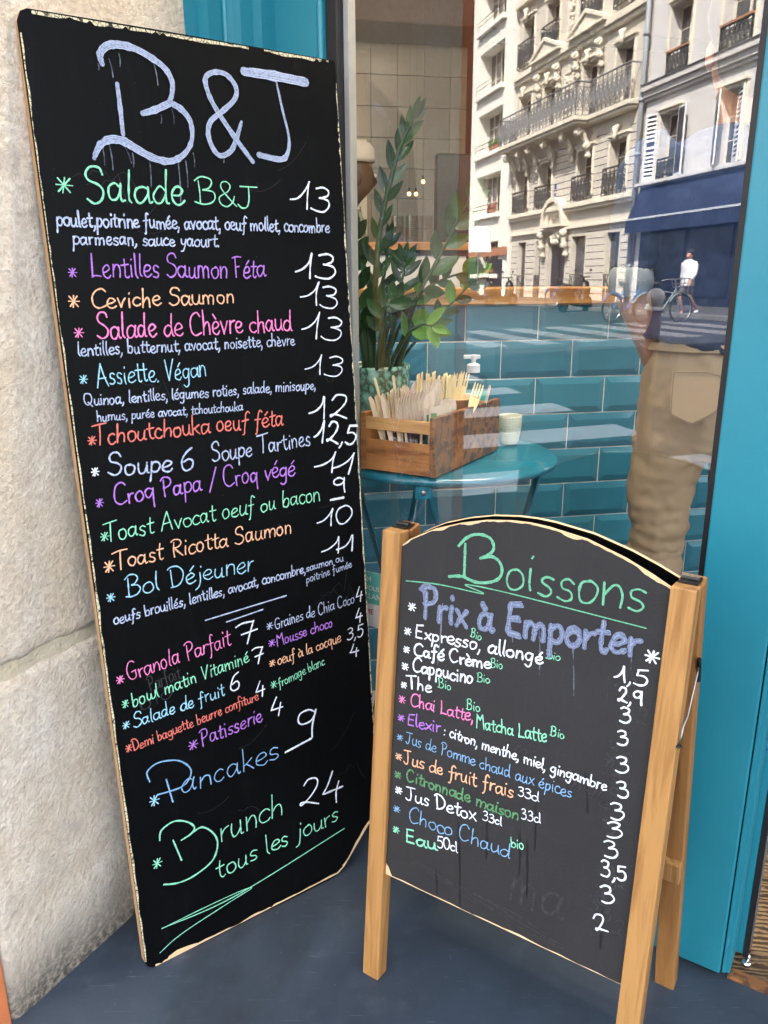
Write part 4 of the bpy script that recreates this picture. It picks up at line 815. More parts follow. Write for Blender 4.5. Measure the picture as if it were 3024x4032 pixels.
TEXT = [('L', '*', 0.0212, 1.3795, 0.0462, 1.3805, 0.0282, 'green', 0.00294),
('L', 'Salade', 0.0662, 1.372, 0.2255, 1.373, 0.0544, 'green', 0.00396),
('L', 'B&J', 0.2435, 1.3771, 0.3541, 1.3731, 0.0405, 'green', 0.00276),
('L', '13', 0.4367, 1.3806, 0.5127, 1.3728, 0.045, 'white', 0.00386),
('L', 'poulet,poitrine fumée, avocat, oeuf mollet, concombre', 0.0167, 1.3339, 0.5059, 1.3382, 0.0249, 'bluewhite', 0.00377),
('L', 'parmesan, sauce yaourt.', 0.0371, 1.3077, 0.2819, 1.3088, 0.0224, 'bluewhite', 0.0035),
('L', '*', 0.0244, 1.2571, 0.0388, 1.2566, 0.0165, 'purple', 0.00221),
('L', 'Lentilles Saumon Féta', 0.0589, 1.2579, 0.3652, 1.2576, 0.0379, 'purple', 0.00294),
('L', '13', 0.4349, 1.2579, 0.5127, 1.2527, 0.0465, 'white', 0.00405),
('L', '*', 0.0185, 1.2106, 0.0366, 1.2097, 0.0209, 'orange', 0.00285),
('L', 'Ceviche Saumon', 0.0538, 1.2112, 0.3006, 1.2134, 0.0305, 'orange', 0.00322),
('L', '13', 0.4419, 1.2115, 0.5134, 1.1975, 0.0435, 'white', 0.00368),
('L', '*', 0.0203, 1.1648, 0.0361, 1.1636, 0.0183, 'pink', 0.00258),
('L', 'Salade de Chèvre chaud', 0.0572, 1.1625, 0.4105, 1.1625, 0.0405, 'pink', 0.00331),
('L', '13', 0.4396, 1.1535, 0.5137, 1.135, 0.0479, 'white', 0.00368),
('L', 'lentilles, butternut, avocat, noisette, chèvre', 0.023, 1.1375, 0.4147, 1.1355, 0.0227, 'bluewhite', 0.00313),
('L', '*', 0.0193, 1.0925, 0.0329, 1.091, 0.016, 'lightblue', 0.00221),
('L', 'Assiette. Végan', 0.0462, 1.0877, 0.2351, 1.0901, 0.0357, 'lightblue', 0.00258),
('L', '13', 0.4407, 1.0809, 0.5189, 1.0713, 0.0388, 'white', 0.00313),
('L', 'Quinoa, lentilles, légumes roties, salade, minisoupe,', 0.0223, 1.0586, 0.4528, 1.0516, 0.0209, 'bluewhite', 0.00294),
('L', 'humus, purée avocat, tchoutchouka', 0.0394, 1.0318, 0.298, 1.0257, 0.0175, 'bluewhite', 0.00258),
('L', '*', 0.02, 0.9933, 0.0345, 0.991, 0.0171, 'red', 0.00276),
('L', 'Tchoutchouka oeuf féta', 0.0288, 0.9929, 0.3781, 0.991, 0.0334, 'red', 0.00322),
('L', '12', 0.4445, 0.9961, 0.522, 0.9868, 0.0461, 'white', 0.0046),
('L', '*', 0.0197, 0.9427, 0.0331, 0.9402, 0.0159, 'white', 0.00276),
('L', 'Soupe 6', 0.0464, 0.9405, 0.1935, 0.9325, 0.0376, 'bluewhite', 0.00405),
('L', 'Soupe Tartines', 0.2307, 0.9392, 0.4346, 0.9455, 0.0339, 'bluewhite', 0.0034),
('L', '12,5', 0.4474, 0.9513, 0.5383, 0.9336, 0.0414, 'white', 0.0046),
('L', '*', 0.0193, 0.8903, 0.0328, 0.8875, 0.0161, 'purple', 0.00248),
('L', 'Croq Papa / Croq végé', 0.0495, 0.8901, 0.394, 0.8934, 0.0368, 'purple', 0.00331),
('L', '11', 0.4472, 0.8916, 0.5235, 0.8757, 0.0408, 'white', 0.00405),
('L', '9', 0.4757, 0.8459, 0.5059, 0.8425, 0.0325, 'white', 0.00442),
('L', '*', 0.0198, 0.8313, 0.034, 0.828, 0.0172, 'green', 0.00248),
('L', 'Toast Avocat oeuf ou bacon', 0.0265, 0.8309, 0.4459, 0.8345, 0.0346, 'green', 0.00267),
('L', '10', 0.4433, 0.7827, 0.5147, 0.776, 0.0344, 'white', 0.00396),
('L', '*', 0.0185, 0.7763, 0.0363, 0.7719, 0.0215, 'orange', 0.00304),
('L', 'Toast Ricotta Saumon', 0.0352, 0.7805, 0.3785, 0.7823, 0.0339, 'orange', 0.00304),
('L', '11', 0.4522, 0.7234, 0.5174, 0.7183, 0.0336, 'white', 0.00377),
('L', '*', 0.0167, 0.7252, 0.0312, 0.7211, 0.0176, 'lightblue', 0.00248),
('L', 'Bol Déjeuner', 0.0486, 0.7278, 0.2924, 0.7247, 0.0382, 'lightblue', 0.00267),
('L', 'oeufs brouillés, lentilles, avocat, concombre,', 0.0239, 0.6848, 0.4013, 0.6962, 0.0218, 'bluewhite', 0.00304),
('L', 'saumon ou', 0.4054, 0.6972, 0.4926, 0.7011, 0.0167, 'bluewhite', 0.00267),
('L', 'poitrine fumée', 0.4036, 0.6739, 0.5109, 0.6842, 0.0168, 'bluewhite', 0.0023),
('L', '*', 0.0147, 0.5758, 0.0282, 0.5711, 0.0167, 'pink', 0.00239),
('L', 'Granola Parfait', 0.0358, 0.5764, 0.2312, 0.5914, 0.0357, 'pink', 0.00248),
('L', '7', 0.2373, 0.5865, 0.2776, 0.5864, 0.0397, 'white', 0.00359),
('L', '*', 0.019, 0.529, 0.0315, 0.5243, 0.0156, 'green', 0.00248),
('L', 'bowl matin Vitaminé', 0.0373, 0.527, 0.2655, 0.5469, 0.0284, 'green', 0.00258),
('L', '7', 0.2683, 0.5401, 0.2904, 0.5378, 0.034, 'white', 0.00331),
('L', '*', 0.0146, 0.4911, 0.0271, 0.4862, 0.0157, 'lightblue', 0.00239),
('L', 'Salade de fruit', 0.0342, 0.4878, 0.2089, 0.4952, 0.0271, 'lightblue', 0.00258),
('L', '6', 0.2206, 0.4975, 0.2423, 0.4964, 0.0379, 'white', 0.00359),
('L', '*', 0.0149, 0.4453, 0.027, 0.4402, 0.0153, 'red', 0.0023),
('L', 'Demi baguette beurre confiture', 0.0278, 0.4447, 0.2771, 0.4653, 0.022, 'red', 0.0023),
('L', '4', 0.2725, 0.4718, 0.2914, 0.4693, 0.0312, 'white', 0.00304),
('L', '*', 0.1277, 0.4074, 0.1445, 0.4007, 0.0201, 'purple', 0.00258),
('L', 'Patisserie', 0.1517, 0.4087, 0.2817, 0.4176, 0.0326, 'purple', 0.00276),
('L', '4', 0.298, 0.4218, 0.3227, 0.4171, 0.037, 'white', 0.0034),
('L', '*', 0.3079, 0.5988, 0.3232, 0.5941, 0.0167, 'bluewhite', 0.00239),
('L', 'Graines de Chia Coco', 0.3269, 0.5965, 0.5118, 0.6067, 0.0247, 'bluewhite', 0.00239),
('L', '4', 0.5159, 0.6086, 0.5319, 0.6066, 0.0319, 'white', 0.00285),
('L', '*', 0.3084, 0.5638, 0.3227, 0.5592, 0.0158, 'purple', 0.00239),
('L', 'Mousse choco', 0.3275, 0.5609, 0.4561, 0.57, 0.0241, 'purple', 0.00239),
('L', '4', 0.5111, 0.5645, 0.5284, 0.5622, 0.0298, 'white', 0.00294),
('L', '*', 0.3066, 0.5223, 0.3203, 0.5177, 0.0152, 'orange', 0.00248),
('L', 'oeuf à la cocque', 0.326, 0.5218, 0.473, 0.5311, 0.0244, 'orange', 0.00248),
('L', '3,5', 0.4888, 0.5297, 0.5292, 0.5286, 0.0254, 'white', 0.00294),
('L', '4', 0.4922, 0.4907, 0.5123, 0.488, 0.0284, 'white', 0.00294),
('L', '*', 0.3062, 0.4766, 0.3207, 0.4714, 0.0161, 'green', 0.00221),
('L', 'fromage blanc', 0.3239, 0.4756, 0.4313, 0.4931, 0.0211, 'green', 0.00184),
('L', '9', 0.3413, 0.3532, 0.3894, 0.3416, 0.061, 'white', 0.00423),
('L', '*', 0.0449, 0.3252, 0.0627, 0.3171, 0.0224, 'lightblue', 0.00285),
('L', 'ancakes', 0.1049, 0.3272, 0.3085, 0.3254, 0.0497, 'blue', 0.00276),
('L', '24', 0.3416, 0.1969, 0.4467, 0.1783, 0.0657, 'white', 0.00469),
('L', '*', 0.0353, 0.1985, 0.0522, 0.1899, 0.0216, 'green', 0.00294),
('L', 'runch', 0.1683, 0.1989, 0.3079, 0.1987, 0.057, 'green', 0.00285),
('L', 'tous les jours', 0.1559, 0.1236, 0.4374, 0.1318, 0.0448, 'green', 0.00304),
('S', 'oissons', 0.221, 0.8021, 0.4318, 0.8076, 0.066, 'green', 0.00414),
('S', '*', 0.0523, 0.7277, 0.0664, 0.7304, 0.0145, 'white', 0.00331),
('S', 'Prix à Emporter', 0.0766, 0.7198, 0.4319, 0.7447, 0.0519, 'wash', 0.00764),
('S', '*', 0.4387, 0.7387, 0.4574, 0.7434, 0.0231, 'white', 0.00368),
('S', '*', 0.0476, 0.6833, 0.0619, 0.6864, 0.0147, 'white', 0.00304),
('S', 'Expresso, allongé', 0.0688, 0.6847, 0.2939, 0.6976, 0.0244, 'white', 0.00368),
('S', 'Bio', 0.1697, 0.7106, 0.1885, 0.709, 0.0149, 'green', 0.00156),
('S', 'Bio', 0.297, 0.7086, 0.3191, 0.7091, 0.0141, 'green', 0.00147),
('S', '*', 0.0475, 0.6521, 0.0605, 0.6549, 0.0134, 'white', 0.00313),
('S', 'Café Crème', 0.0693, 0.6526, 0.2089, 0.666, 0.0231, 'white', 0.00386),
('S', 'Bio', 0.208, 0.6696, 0.2296, 0.6716, 0.0157, 'green', 0.00156),
('S', '*', 0.0459, 0.6216, 0.059, 0.6247, 0.0135, 'white', 0.00313),
('S', 'Cappucino', 0.0677, 0.624, 0.1808, 0.6326, 0.024, 'white', 0.00386),
('S', 'Bio', 0.1865, 0.6397, 0.2095, 0.6416, 0.016, 'green', 0.00166),
('S', '*', 0.0466, 0.5883, 0.0584, 0.5912, 0.0123, 'white', 0.00294),
('S', 'The', 0.0595, 0.5912, 0.1061, 0.5966, 0.0222, 'white', 0.00368),
('S', 'Bio', 0.1179, 0.6088, 0.1425, 0.6109, 0.0167, 'green', 0.00175),
('S', '*', 0.0434, 0.5597, 0.058, 0.5635, 0.0152, 'pink', 0.00248),
('S', 'Chai Latte,', 0.0673, 0.5611, 0.1865, 0.5694, 0.024, 'pink', 0.00267),
('S', 'Bio', 0.1718, 0.5872, 0.1963, 0.5895, 0.018, 'green', 0.00202),
('S', 'Matcha Latte', 0.1912, 0.5604, 0.3114, 0.5744, 0.0248, 'green', 0.00276),
('S', 'Bio', 0.3145, 0.5877, 0.3378, 0.5886, 0.0161, 'green', 0.00193),
('S', '*', 0.0437, 0.5265, 0.0568, 0.5301, 0.0138, 'purple', 0.00248),
('S', 'Elexir', 0.0635, 0.5237, 0.1283, 0.5307, 0.0229, 'purple', 0.00304),
('S', ': citron, menthe, miel, gingambre', 0.1337, 0.5282, 0.4089, 0.5294, 0.0201, 'white', 0.00285),
('S', '*', 0.044, 0.4905, 0.0551, 0.4936, 0.0116, 'blue', 0.00212),
('S', 'Jus de Pomme chaud aux épices', 0.0627, 0.4907, 0.3586, 0.4987, 0.0226, 'blue', 0.00202),
('S', '*', 0.0433, 0.4538, 0.0566, 0.4578, 0.0141, 'orange', 0.00285),
('S', 'Jus de fruit frais', 0.0615, 0.4509, 0.2652, 0.4633, 0.0266, 'orange', 0.00294),
('S', '33cl', 0.2724, 0.4706, 0.3078, 0.4726, 0.0169, 'white', 0.0023),
('S', '*', 0.0428, 0.4185, 0.0562, 0.4228, 0.0143, 'darkgreen', 0.00322),
('S', 'Citronnade maison', 0.0672, 0.4216, 0.2778, 0.4285, 0.0228, 'darkgreen', 0.00359),
('S', '33cl', 0.2822, 0.432, 0.3143, 0.437, 0.017, 'white', 0.0023),
('S', '*', 0.0457, 0.3895, 0.0591, 0.3939, 0.0143, 'white', 0.00322),
('S', 'Jus Detox', 0.0695, 0.3852, 0.2039, 0.3974, 0.0274, 'white', 0.0034),
('S', '33cl', 0.2161, 0.4043, 0.2494, 0.4073, 0.0161, 'white', 0.00239),
('S', '*', 0.0441, 0.353, 0.0569, 0.3574, 0.0137, 'blue', 0.00258),
('S', 'Choco Chaud', 0.0758, 0.3461, 0.2669, 0.3563, 0.0293, 'blue', 0.00239),
('S', 'bio', 0.2689, 0.3765, 0.2902, 0.3804, 0.019, 'green', 0.00202),
('S', '*', 0.0455, 0.3119, 0.0583, 0.3165, 0.0138, 'green', 0.00294),
('S', 'Eau', 0.0729, 0.3028, 0.1352, 0.3142, 0.026, 'green', 0.00423),
('S', '50cl', 0.1359, 0.3205, 0.1753, 0.3263, 0.0203, 'white', 0.00285),
('S', '1,5', 0.4059, 0.7017, 0.4469, 0.7055, 0.0242, 'white', 0.0035),
('S', '2,9', 0.4093, 0.6717, 0.4441, 0.6755, 0.0217, 'white', 0.0035),
('S', '3', 0.4167, 0.6413, 0.4322, 0.6443, 0.0219, 'white', 0.0035),
('S', '3', 0.4167, 0.6058, 0.4323, 0.6092, 0.0222, 'white', 0.00359),
('S', '3', 0.4187, 0.5636, 0.4387, 0.5689, 0.0238, 'white', 0.00359),
('S', '3', 0.4258, 0.5249, 0.4428, 0.5294, 0.0241, 'white', 0.00368),
('S', '3', 0.4205, 0.4868, 0.4415, 0.4933, 0.0244, 'white', 0.00377),
('S', '3', 0.417, 0.4564, 0.4395, 0.4635, 0.0237, 'white', 0.00368),
('S', '3', 0.418, 0.4223, 0.4393, 0.4293, 0.0258, 'white', 0.00377),
('S', '3,5', 0.4145, 0.3902, 0.4539, 0.3974, 0.0241, 'white', 0.00377),
('S', '3', 0.4208, 0.3452, 0.4411, 0.3524, 0.0284, 'white', 0.00386),
('S', '2', 0.415, 0.2931, 0.4355, 0.3019, 0.0281, 'white', 0.00396)]
STROKES = [('L', 'B', [(0.1164, 1.5739, 0.0085), (0.1151, 1.5876, 0.0101), (0.1272, 1.6005, 0.0113), (0.1461, 1.6048, 0.0119), (0.1709, 1.6029, 0.0104), (0.1954, 1.5937, 0.01), (0.2169, 1.5809, 0.0094), (0.2267, 1.5631, 0.0084), (0.2248, 1.5452, 0.0072), (0.2202, 1.5334, 0.0084)], 'wash'), ('L', 'B', [(0.1725, 1.5096, 0.0089), (0.1935, 1.5172, 0.0102), (0.2199, 1.5303, 0.0109)], 'wash'), ('L', 'B', [(0.2199, 1.5303, 0.0103), (0.2377, 1.5228, 0.0098), (0.2514, 1.5062, 0.0086), (0.2524, 1.4819, 0.0068), (0.2435, 1.4627, 0.0075), (0.2264, 1.4475, 0.0092), (0.2052, 1.4405, 0.0105), (0.179, 1.445, 0.0115), (0.1542, 1.4563, 0.0125), (0.1361, 1.4649, 0.013), (0.1174, 1.4661, 0.0122), (0.1011, 1.4588, 0.0104), (0.0909, 1.4449, 0.0081), (0.0867, 1.4359, 0.0058)], 'wash'), ('L', 'B', [(0.1364, 1.5479, 0.0066), (0.1368, 1.5114, 0.0067), (0.1366, 1.4752, 0.0067)], 'wash'), ('L', 'and', [(0.3603, 1.4521, 0.0085), (0.3271, 1.4923, 0.0083), (0.2981, 1.5328, 0.0081), (0.2865, 1.5589, 0.0079), (0.2865, 1.577, 0.0079), (0.3034, 1.5868, 0.008), (0.3248, 1.5852, 0.008), (0.3397, 1.5687, 0.0081), (0.3361, 1.5496, 0.0082), (0.3121, 1.5282, 0.0082), (0.2888, 1.5102, 0.0081), (0.2815, 1.4909, 0.0082), (0.2866, 1.4697, 0.0081), (0.2998, 1.4567, 0.0083), (0.3209, 1.4664, 0.0083), (0.3343, 1.4898, 0.0083), (0.3451, 1.5146, 0.0045)], 'wash'), ('L', 'J', [(0.358, 1.5952, 0.015), (0.416, 1.5956, 0.0153), (0.4779, 1.5934, 0.0158)], 'wash'), ('L', 'J', [(0.4191, 1.5851, 0.0039), (0.4273, 1.5412, 0.0042), (0.436, 1.4996, 0.0047), (0.4318, 1.4728, 0.0073), (0.4166, 1.4599, 0.01), (0.3737, 1.4639, 0.0098)], 'wash'), ('L', 'drip', [(0.1281, 1.5826, 0.0022), (0.1306, 1.5696, 0.0023), (0.1312, 1.5563, 0.0023)], 'drip'), ('L', 'drip', [(0.1446, 1.592, 0.0023), (0.1453, 1.5829, 0.0023), (0.144, 1.5736, 0.0023)], 'drip'), ('L', 'drip', [(0.1994, 1.5857, 0.0023), (0.202, 1.5701, 0.0024), (0.2025, 1.5541, 0.0024)], 'drip'), ('L', 'drip', [(0.2027, 1.51, 0.0024), (0.203, 1.5041, 0.0024), (0.2013, 1.4979, 0.0025)], 'drip'), ('L', 'drip', [(0.2222, 1.5211, 0.0024), (0.2238, 1.5101, 0.0024), (0.2232, 1.4987, 0.0025)], 'drip'), ('L', 'drip', [(0.1132, 1.457, 0.0023), (0.1147, 1.4389, 0.0024), (0.1142, 1.4206, 0.0023)], 'drip'), ('L', 'drip', [(0.102, 1.4531, 0.0023), (0.1029, 1.4401, 0.0024), (0.1019, 1.4269, 0.0024)], 'drip'), ('L', 'drip', [(0.137, 1.4591, 0.0024), (0.142, 1.4464, 0.0023), (0.1452, 1.4333, 0.0024)], 'drip'), ('L', 'drip', [(0.1485, 1.4484, 0.0024), (0.1491, 1.4381, 0.0024), (0.1477, 1.4276, 0.0024)], 'drip'), ('L', 'drip', [(0.1753, 1.4417, 0.0024), (0.1753, 1.4207, 0.0024), (0.1733, 1.3993, 0.0025)], 'drip'), ('L', 'drip', [(0.2238, 1.4396, 0.0025), (0.2235, 1.4087, 0.0025), (0.2211, 1.3775, 0.0025)], 'drip'), ('L', 'drip', [(0.237, 1.4437, 0.0025), (0.2377, 1.4234, 0.0025), (0.2363, 1.4027, 0.0025)], 'drip'), ('L', 'drip', [(0.2516, 1.4573, 0.0025), (0.2527, 1.4465, 0.0025), (0.2515, 1.4356, 0.0025)], 'drip'), ('L', 'drip', [(0.3053, 1.4572, 0.0025), (0.3065, 1.4517, 0.0026), (0.3054, 1.4461, 0.0026)], 'drip'), ('L', 'drip', [(0.1103, 1.573, 0.0023), (0.111, 1.5687, 0.0022), (0.1098, 1.5641, 0.0022)], 'drip'), ('L', 'P', [(0.0506, 0.3767, 0.0028), (0.0484, 0.3969, 0.0028), (0.0705, 0.407, 0.0028), (0.1061, 0.3979, 0.0029), (0.1272, 0.3752, 0.0029), (0.1252, 0.356, 0.0029), (0.1066, 0.3432, 0.0029), (0.0607, 0.3456, 0.0029)], 'blue'), ('L', 'P', [(0.0809, 0.3691, 0.0029), (0.0879, 0.3201, 0.0028)], 'blue'), ('L', 'B', [(0.0552, 0.2543, 0.0032), (0.0603, 0.2722, 0.0032), (0.0843, 0.2804, 0.0032), (0.1084, 0.2701, 0.0033), (0.1226, 0.2527, 0.0033), (0.115, 0.2416, 0.0033), (0.0954, 0.2365, 0.0033)], 'green'), ('L', 'B', [(0.1166, 0.2416, 0.0032), (0.1381, 0.2454, 0.0033), (0.1589, 0.2224, 0.0034), (0.1645, 0.1952, 0.0034), (0.15, 0.1664, 0.0034), (0.1123, 0.1523, 0.0033), (0.0801, 0.152, 0.0033), (0.0528, 0.1617, 0.0033)], 'green'), ('L', 'B', [(0.0797, 0.2434, 0.0029), (0.091, 0.1954, 0.003)], 'green'), ('L', 'underline', [(0.0385, 0.0736, 0.002), (0.1919, 0.0685, 0.0021), (0.4512, 0.1052, 0.0022)], 'green'), ('L', 'underline', [(0.0385, 0.073, 0.0016), (0.1109, 0.0746, 0.0017), (0.1959, 0.0739, 0.0017), (0.2255, 0.0686, 0.0018), (0.1772, 0.061, 0.0018), (0.075, 0.0429, 0.0017), (0.0291, 0.0248, 0.0017)], 'green'), ('L', 'underline', [(0.1875, 0.6513, 0.0023), (0.3569, 0.659, 0.0025)], 'bluewhite'), ('L', 'underline', [(0.2282, 0.6376, 0.0024), (0.3046, 0.6434, 0.0024)], 'bluewhite'), ('L', 'underline', [(0.3267, 0.3333, 0.0042), (0.3875, 0.3422, 0.0043)], 'white'), ('L', 'underline', [(0.4725, 0.8314, 0.0045), (0.503, 0.8316, 0.0045)], 'white'), ('S', 'B', [(0.1396, 0.8538, 0.0048), (0.1523, 0.8688, 0.0048), (0.1699, 0.8776, 0.0047), (0.191, 0.8758, 0.0047), (0.1995, 0.8622, 0.0046), (0.1932, 0.8499, 0.0047), (0.1784, 0.8409, 0.0047)], 'green'), ('S', 'B', [(0.1784, 0.8409, 0.0047), (0.1994, 0.8469, 0.0047), (0.2135, 0.8373, 0.0046), (0.2149, 0.8209, 0.0046), (0.2027, 0.8085, 0.0047), (0.1762, 0.8014, 0.0047), (0.1481, 0.8054, 0.0049), (0.1264, 0.8009, 0.0049)], 'green'), ('S', 'B', [(0.1507, 0.8587, 0.0044), (0.1527, 0.8064, 0.0045)], 'green'), ('S', 'underline', [(0.0473, 0.7774, 0.0021), (0.1084, 0.7839, 0.002), (0.1882, 0.7855, 0.0019), (0.1553, 0.7934, 0.002), (0.2274, 0.7956, 0.002), (0.4375, 0.7895, 0.0017)], 'green'), ('S', 'drip', [(0.1171, 0.7534, 0.0029), (0.1171, 0.701, 0.003), (0.1151, 0.6472, 0.0031)], 'drip'), ('S', 'drip', [(0.2829, 0.753, 0.0027), (0.2874, 0.715, 0.0027), (0.2903, 0.6762, 0.0028)], 'drip'), ('S', 'drip', [(0.3356, 0.7471, 0.0026), (0.3414, 0.7048, 0.0027), (0.3458, 0.6616, 0.0027)], 'drip'), ('S', 'drip', [(0.2381, 0.7418, 0.0028), (0.2411, 0.7312, 0.0027), (0.2424, 0.7201, 0.0028)], 'drip'), ('S', 'drip', [(0.4195, 0.7662, 0.0026), (0.4222, 0.7447, 0.0025), (0.4234, 0.7225, 0.0026)], 'drip'), ('S', 'drip', [(0.1728, 0.3805, 0.003), (0.1805, 0.306, 0.003), (0.1863, 0.2291, 0.0031)], 'wet'), ('S', 'drip', [(0.2948, 0.3981, 0.0029), (0.2995, 0.3492, 0.0029), (0.3025, 0.2988, 0.0029)], 'wet'), ('S', 'drip', [(0.2812, 0.4087, 0.0029), (0.2847, 0.3724, 0.0029), (0.2865, 0.335, 0.0028)], 'wet'), ('S', 'drip', [(0.2228, 0.4111, 0.0029), (0.2262, 0.3739, 0.0029), (0.2276, 0.3355, 0.003)], 'wet'), ('S', 'drip', [(0.3748, 0.549, 0.0026), (0.3805, 0.5164, 0.0026), (0.3846, 0.4829, 0.0026)], 'wet'), ('S', 'drip', [(0.3023, 0.4657, 0.0028), (0.3062, 0.4272, 0.0028), (0.3082, 0.3876, 0.0028)], 'wet'), ('S', 'drip', [(0.1364, 0.2737, 0.0031), (0.1398, 0.2537, 0.0031), (0.1411, 0.2326, 0.0032)], 'wet'), ('S', 'drip', [(0.4228, 0.3404, 0.0027), (0.4254, 0.3048, 0.0028), (0.4264, 0.2681, 0.0027)], 'wet'), ('S', 'drip', [(0.1317, 0.6247, 0.0029), (0.1326, 0.6153, 0.0029), (0.1314, 0.6053, 0.0029)], 'wet'), ('S', 'drip', [(0.0838, 0.6108, 0.0029), (0.0856, 0.6048, 0.0029), (0.0854, 0.5981, 0.0029)], 'wet')]
yk = {'L': -.0006, 'S': .0072}; cnt = {'L': 0, 'S': 0}
for bd, txt, x0, z0, x1, z1, cap, ink, wd in TEXT:
    if bd == 'S' and txt == 'oissons': ink = 'dullgreen'
    if ink == 'bluewhite': wd *= .88
    root_ = big if bd == 'L' else fp
    cnt[bd] += 1; write_line(root_, txt, x0, z0, x1, z1, cap, 'haze' if ink == 'wash' else ink, wd*(1 if ink == 'wash' else .80), yk[bd] - cnt[bd]*4e-6)
    if ink == 'wash':
        for q_ in range(3): write_line(root_, txt, x0+rnd.uniform(-.002,.002), z0+rnd.uniform(-.003,.003), x1, z1, cap*rnd.uniform(.94,1.05), ('wash','haze','wash')[q_], wd*(.12,.65,.10)[q_], yk[bd] - cnt[bd]*4e-6 - .0001*(q_+1))
for bd, kd, pts, ink in STROKES:
    if bd == 'S' and ink == 'green': ink = 'dullgreen'
    root_ = big if bd == 'L' else fp
    cnt[bd] += 1; base = yk[bd] - cnt[bd]*4e-6 + (.00025 if ink in ('drip', 'wet') else 0)
    k_ = Ink(base); q = smooth_curve([(a, b) for a, b, c in pts], step=8)
    n_ = len(pts); ws = []
    for i in range(len(q)):
        f_ = i/max(1, len(q)-1)*(n_-1); j = min(int(f_), n_-2) if n_ > 1 else 0; ws.append(pts[j][2]+(pts[j+1][2]-pts[j][2])*(f_-j))
    if n_ == 2: q = [tuple(Vector(q[0]).lerp(Vector(q[1]), t/30)) for t in range(31)]; ws = [pts[0][2]+(pts[1][2]-pts[0][2])*t/30 for t in range(31)]
    if ink in ('drip','wet'): ws = [w_*(.75+.5*mnoise.noise(Vector((i*.4, pts[0][0]*50, 0)))) * (1 if i < len(ws)-1 else .6) for i, w_ in enumerate(ws)]
    if ink == 'wash':       # wet brush: jagged rim and bristle streaks
        ws = [w_*(1+.06*mnoise.noise(Vector((i*.35, pts[0][0]*40, 0)))) for i, w_ in enumerate(ws)]
    k_.stroke(q, ws)
    if ink == 'wash':
        for off, lw_ in ((-.44,.09),(.43,.08),(-.20,.05),(.10,.05),(.27,.04)):
            h_ = Ink(k_.y-2e-6); qq = []; 
            for i in range(len(q)):
                a_ = Vector(q[max(i-1,0)][:2]); b_ = Vector(q[min(i+1,len(q)-1)][:2]); t_ = (b_-a_).normalized(); qq.append((q[i][0]-t_.y*ws[i]*off, q[i][1]+t_.x*ws[i]*off))
            i0 = rnd.randint(0, len(q)//5); i1 = len(q)-rnd.randint(0, len(q)//5)
            h_.stroke(qq[i0:i1], [w_*lw_*(.6+.6*abs(mnoise.noise(Vector((i*.5, off*9, 1))))) for i, w_ in enumerate(ws[i0:i1])])
            link('writing', h_.mb.mesh('writing', 'ink_brush_light'), root_)
    link('writing', k_.mb.mesh('writing', 'ink_'+ink), root_)

gr = random.Random(4)
for i in range(26):
    u_, v_ = .395+gr.uniform(0,.055), .30+gr.random()*.42; write_line(fp, gr.choice(['3','3','2','33','9']), u_, v_, u_+.016, v_, .026, 'ghost', .0022, .00735-i*3e-6)
write_line(fp, 'ma', .27, .285, .36, .283, .085, 'ghost', .004, .0073); write_line(fp, 'miel, canelle', .26, .545, .41, .50, .022, 'ghost', .0018, .0073)
for u_, v_, t_ in ((.07,.545,'Parfait'),(.05,.515,'bio'),(.44,.60,'ou'),(.30,.78,'ou')): write_line(big, t_, u_, v_, u_+.06, v_+.01, .03, 'ghost', .0016, -.00045)
for k_ in range(8):      # fine scratches on both boards
    i_ = Ink(-.0004-k_*1e-5); a_ = gr.uniform(.05,.45); b_ = gr.uniform(.2,1.5); d_ = gr.uniform(-.5,.5); i_.stroke([(a_+.008*t, b_+.008*t*d_+.0006*t*t) for t in range(9)], .0006); link('scratch', i_.mb.mesh('scratch', 'ink_ghost'), big)
    i_ = Ink(-.0004-k_*1e-5); a_ = gr.uniform(.05,.45); b_ = gr.uniform(.2,1.5); i_.stroke([(a_+.01*t, b_+.012*math.sin(t*.4+k_)+t*gr.uniform(-.004,.004)) for t in range(9)], .0007); link('scratch', i_.mb.mesh('scratch', 'ink_ghost'), big)
for k_ in range(7):
    i_ = Ink(.0075-k_*1e-5); a_ = .06+.012*k_; b_ = .26+.02*gr.random(); i_.stroke([(a_+.035*t, b_-.0035*t+.004*math.sin(t+k_)) for t in range(8)], .0011); link('scratch', i_.mb.mesh('scratch', 'ink_ghost'), fp)

# ================================================================== INSIDE THE WINDOW
TZ = .86
tb = thing('bistro_table', 'round teal folding metal bistro table inside the window', 'table', (.138, 1.850, 0))
mb = MB(); r_ = .269
mb.lathe([(.0001,-.004),(r_-.012,-.004),(r_-.004,-.006),(r_,-.010),(r_+.0005,-.014),(r_-.002,-.020),(r_-.008,-.023),(r_-.012,-.020),(r_-.012,-.009),(.0001,-.009)], (0,0,TZ), 96); mb.build('table_top', 'table_teal', tb, smooth=True)
ed = dirv(79.1); nd = dirv(-10.9)
for sx_ in (-1, 1):
    mb = MB(); a = Vector((0,0,0)) + ed*(.232*sx_) - nd*.0
    for off in (-.17, .13):
        pass
def leg(p0, p1, mat='table_teal'):
    mb = MB(); mb.tube([p0, p1], .011, 8, flat=.45); return mb.build('leg', mat, tb, smooth=False)
pr_ = Vector((.300-.002, .005, TZ-.022)); 
leg((.245,.02,TZ-.016), (.02,-.10,.0)); leg((-.05,-.235,TZ-.03), (.22,.02,0)); leg((-.22,.02,TZ-.016), (.02,-.14,0)); leg((-.03,.20,TZ-.02),(-.2,-.1,0))
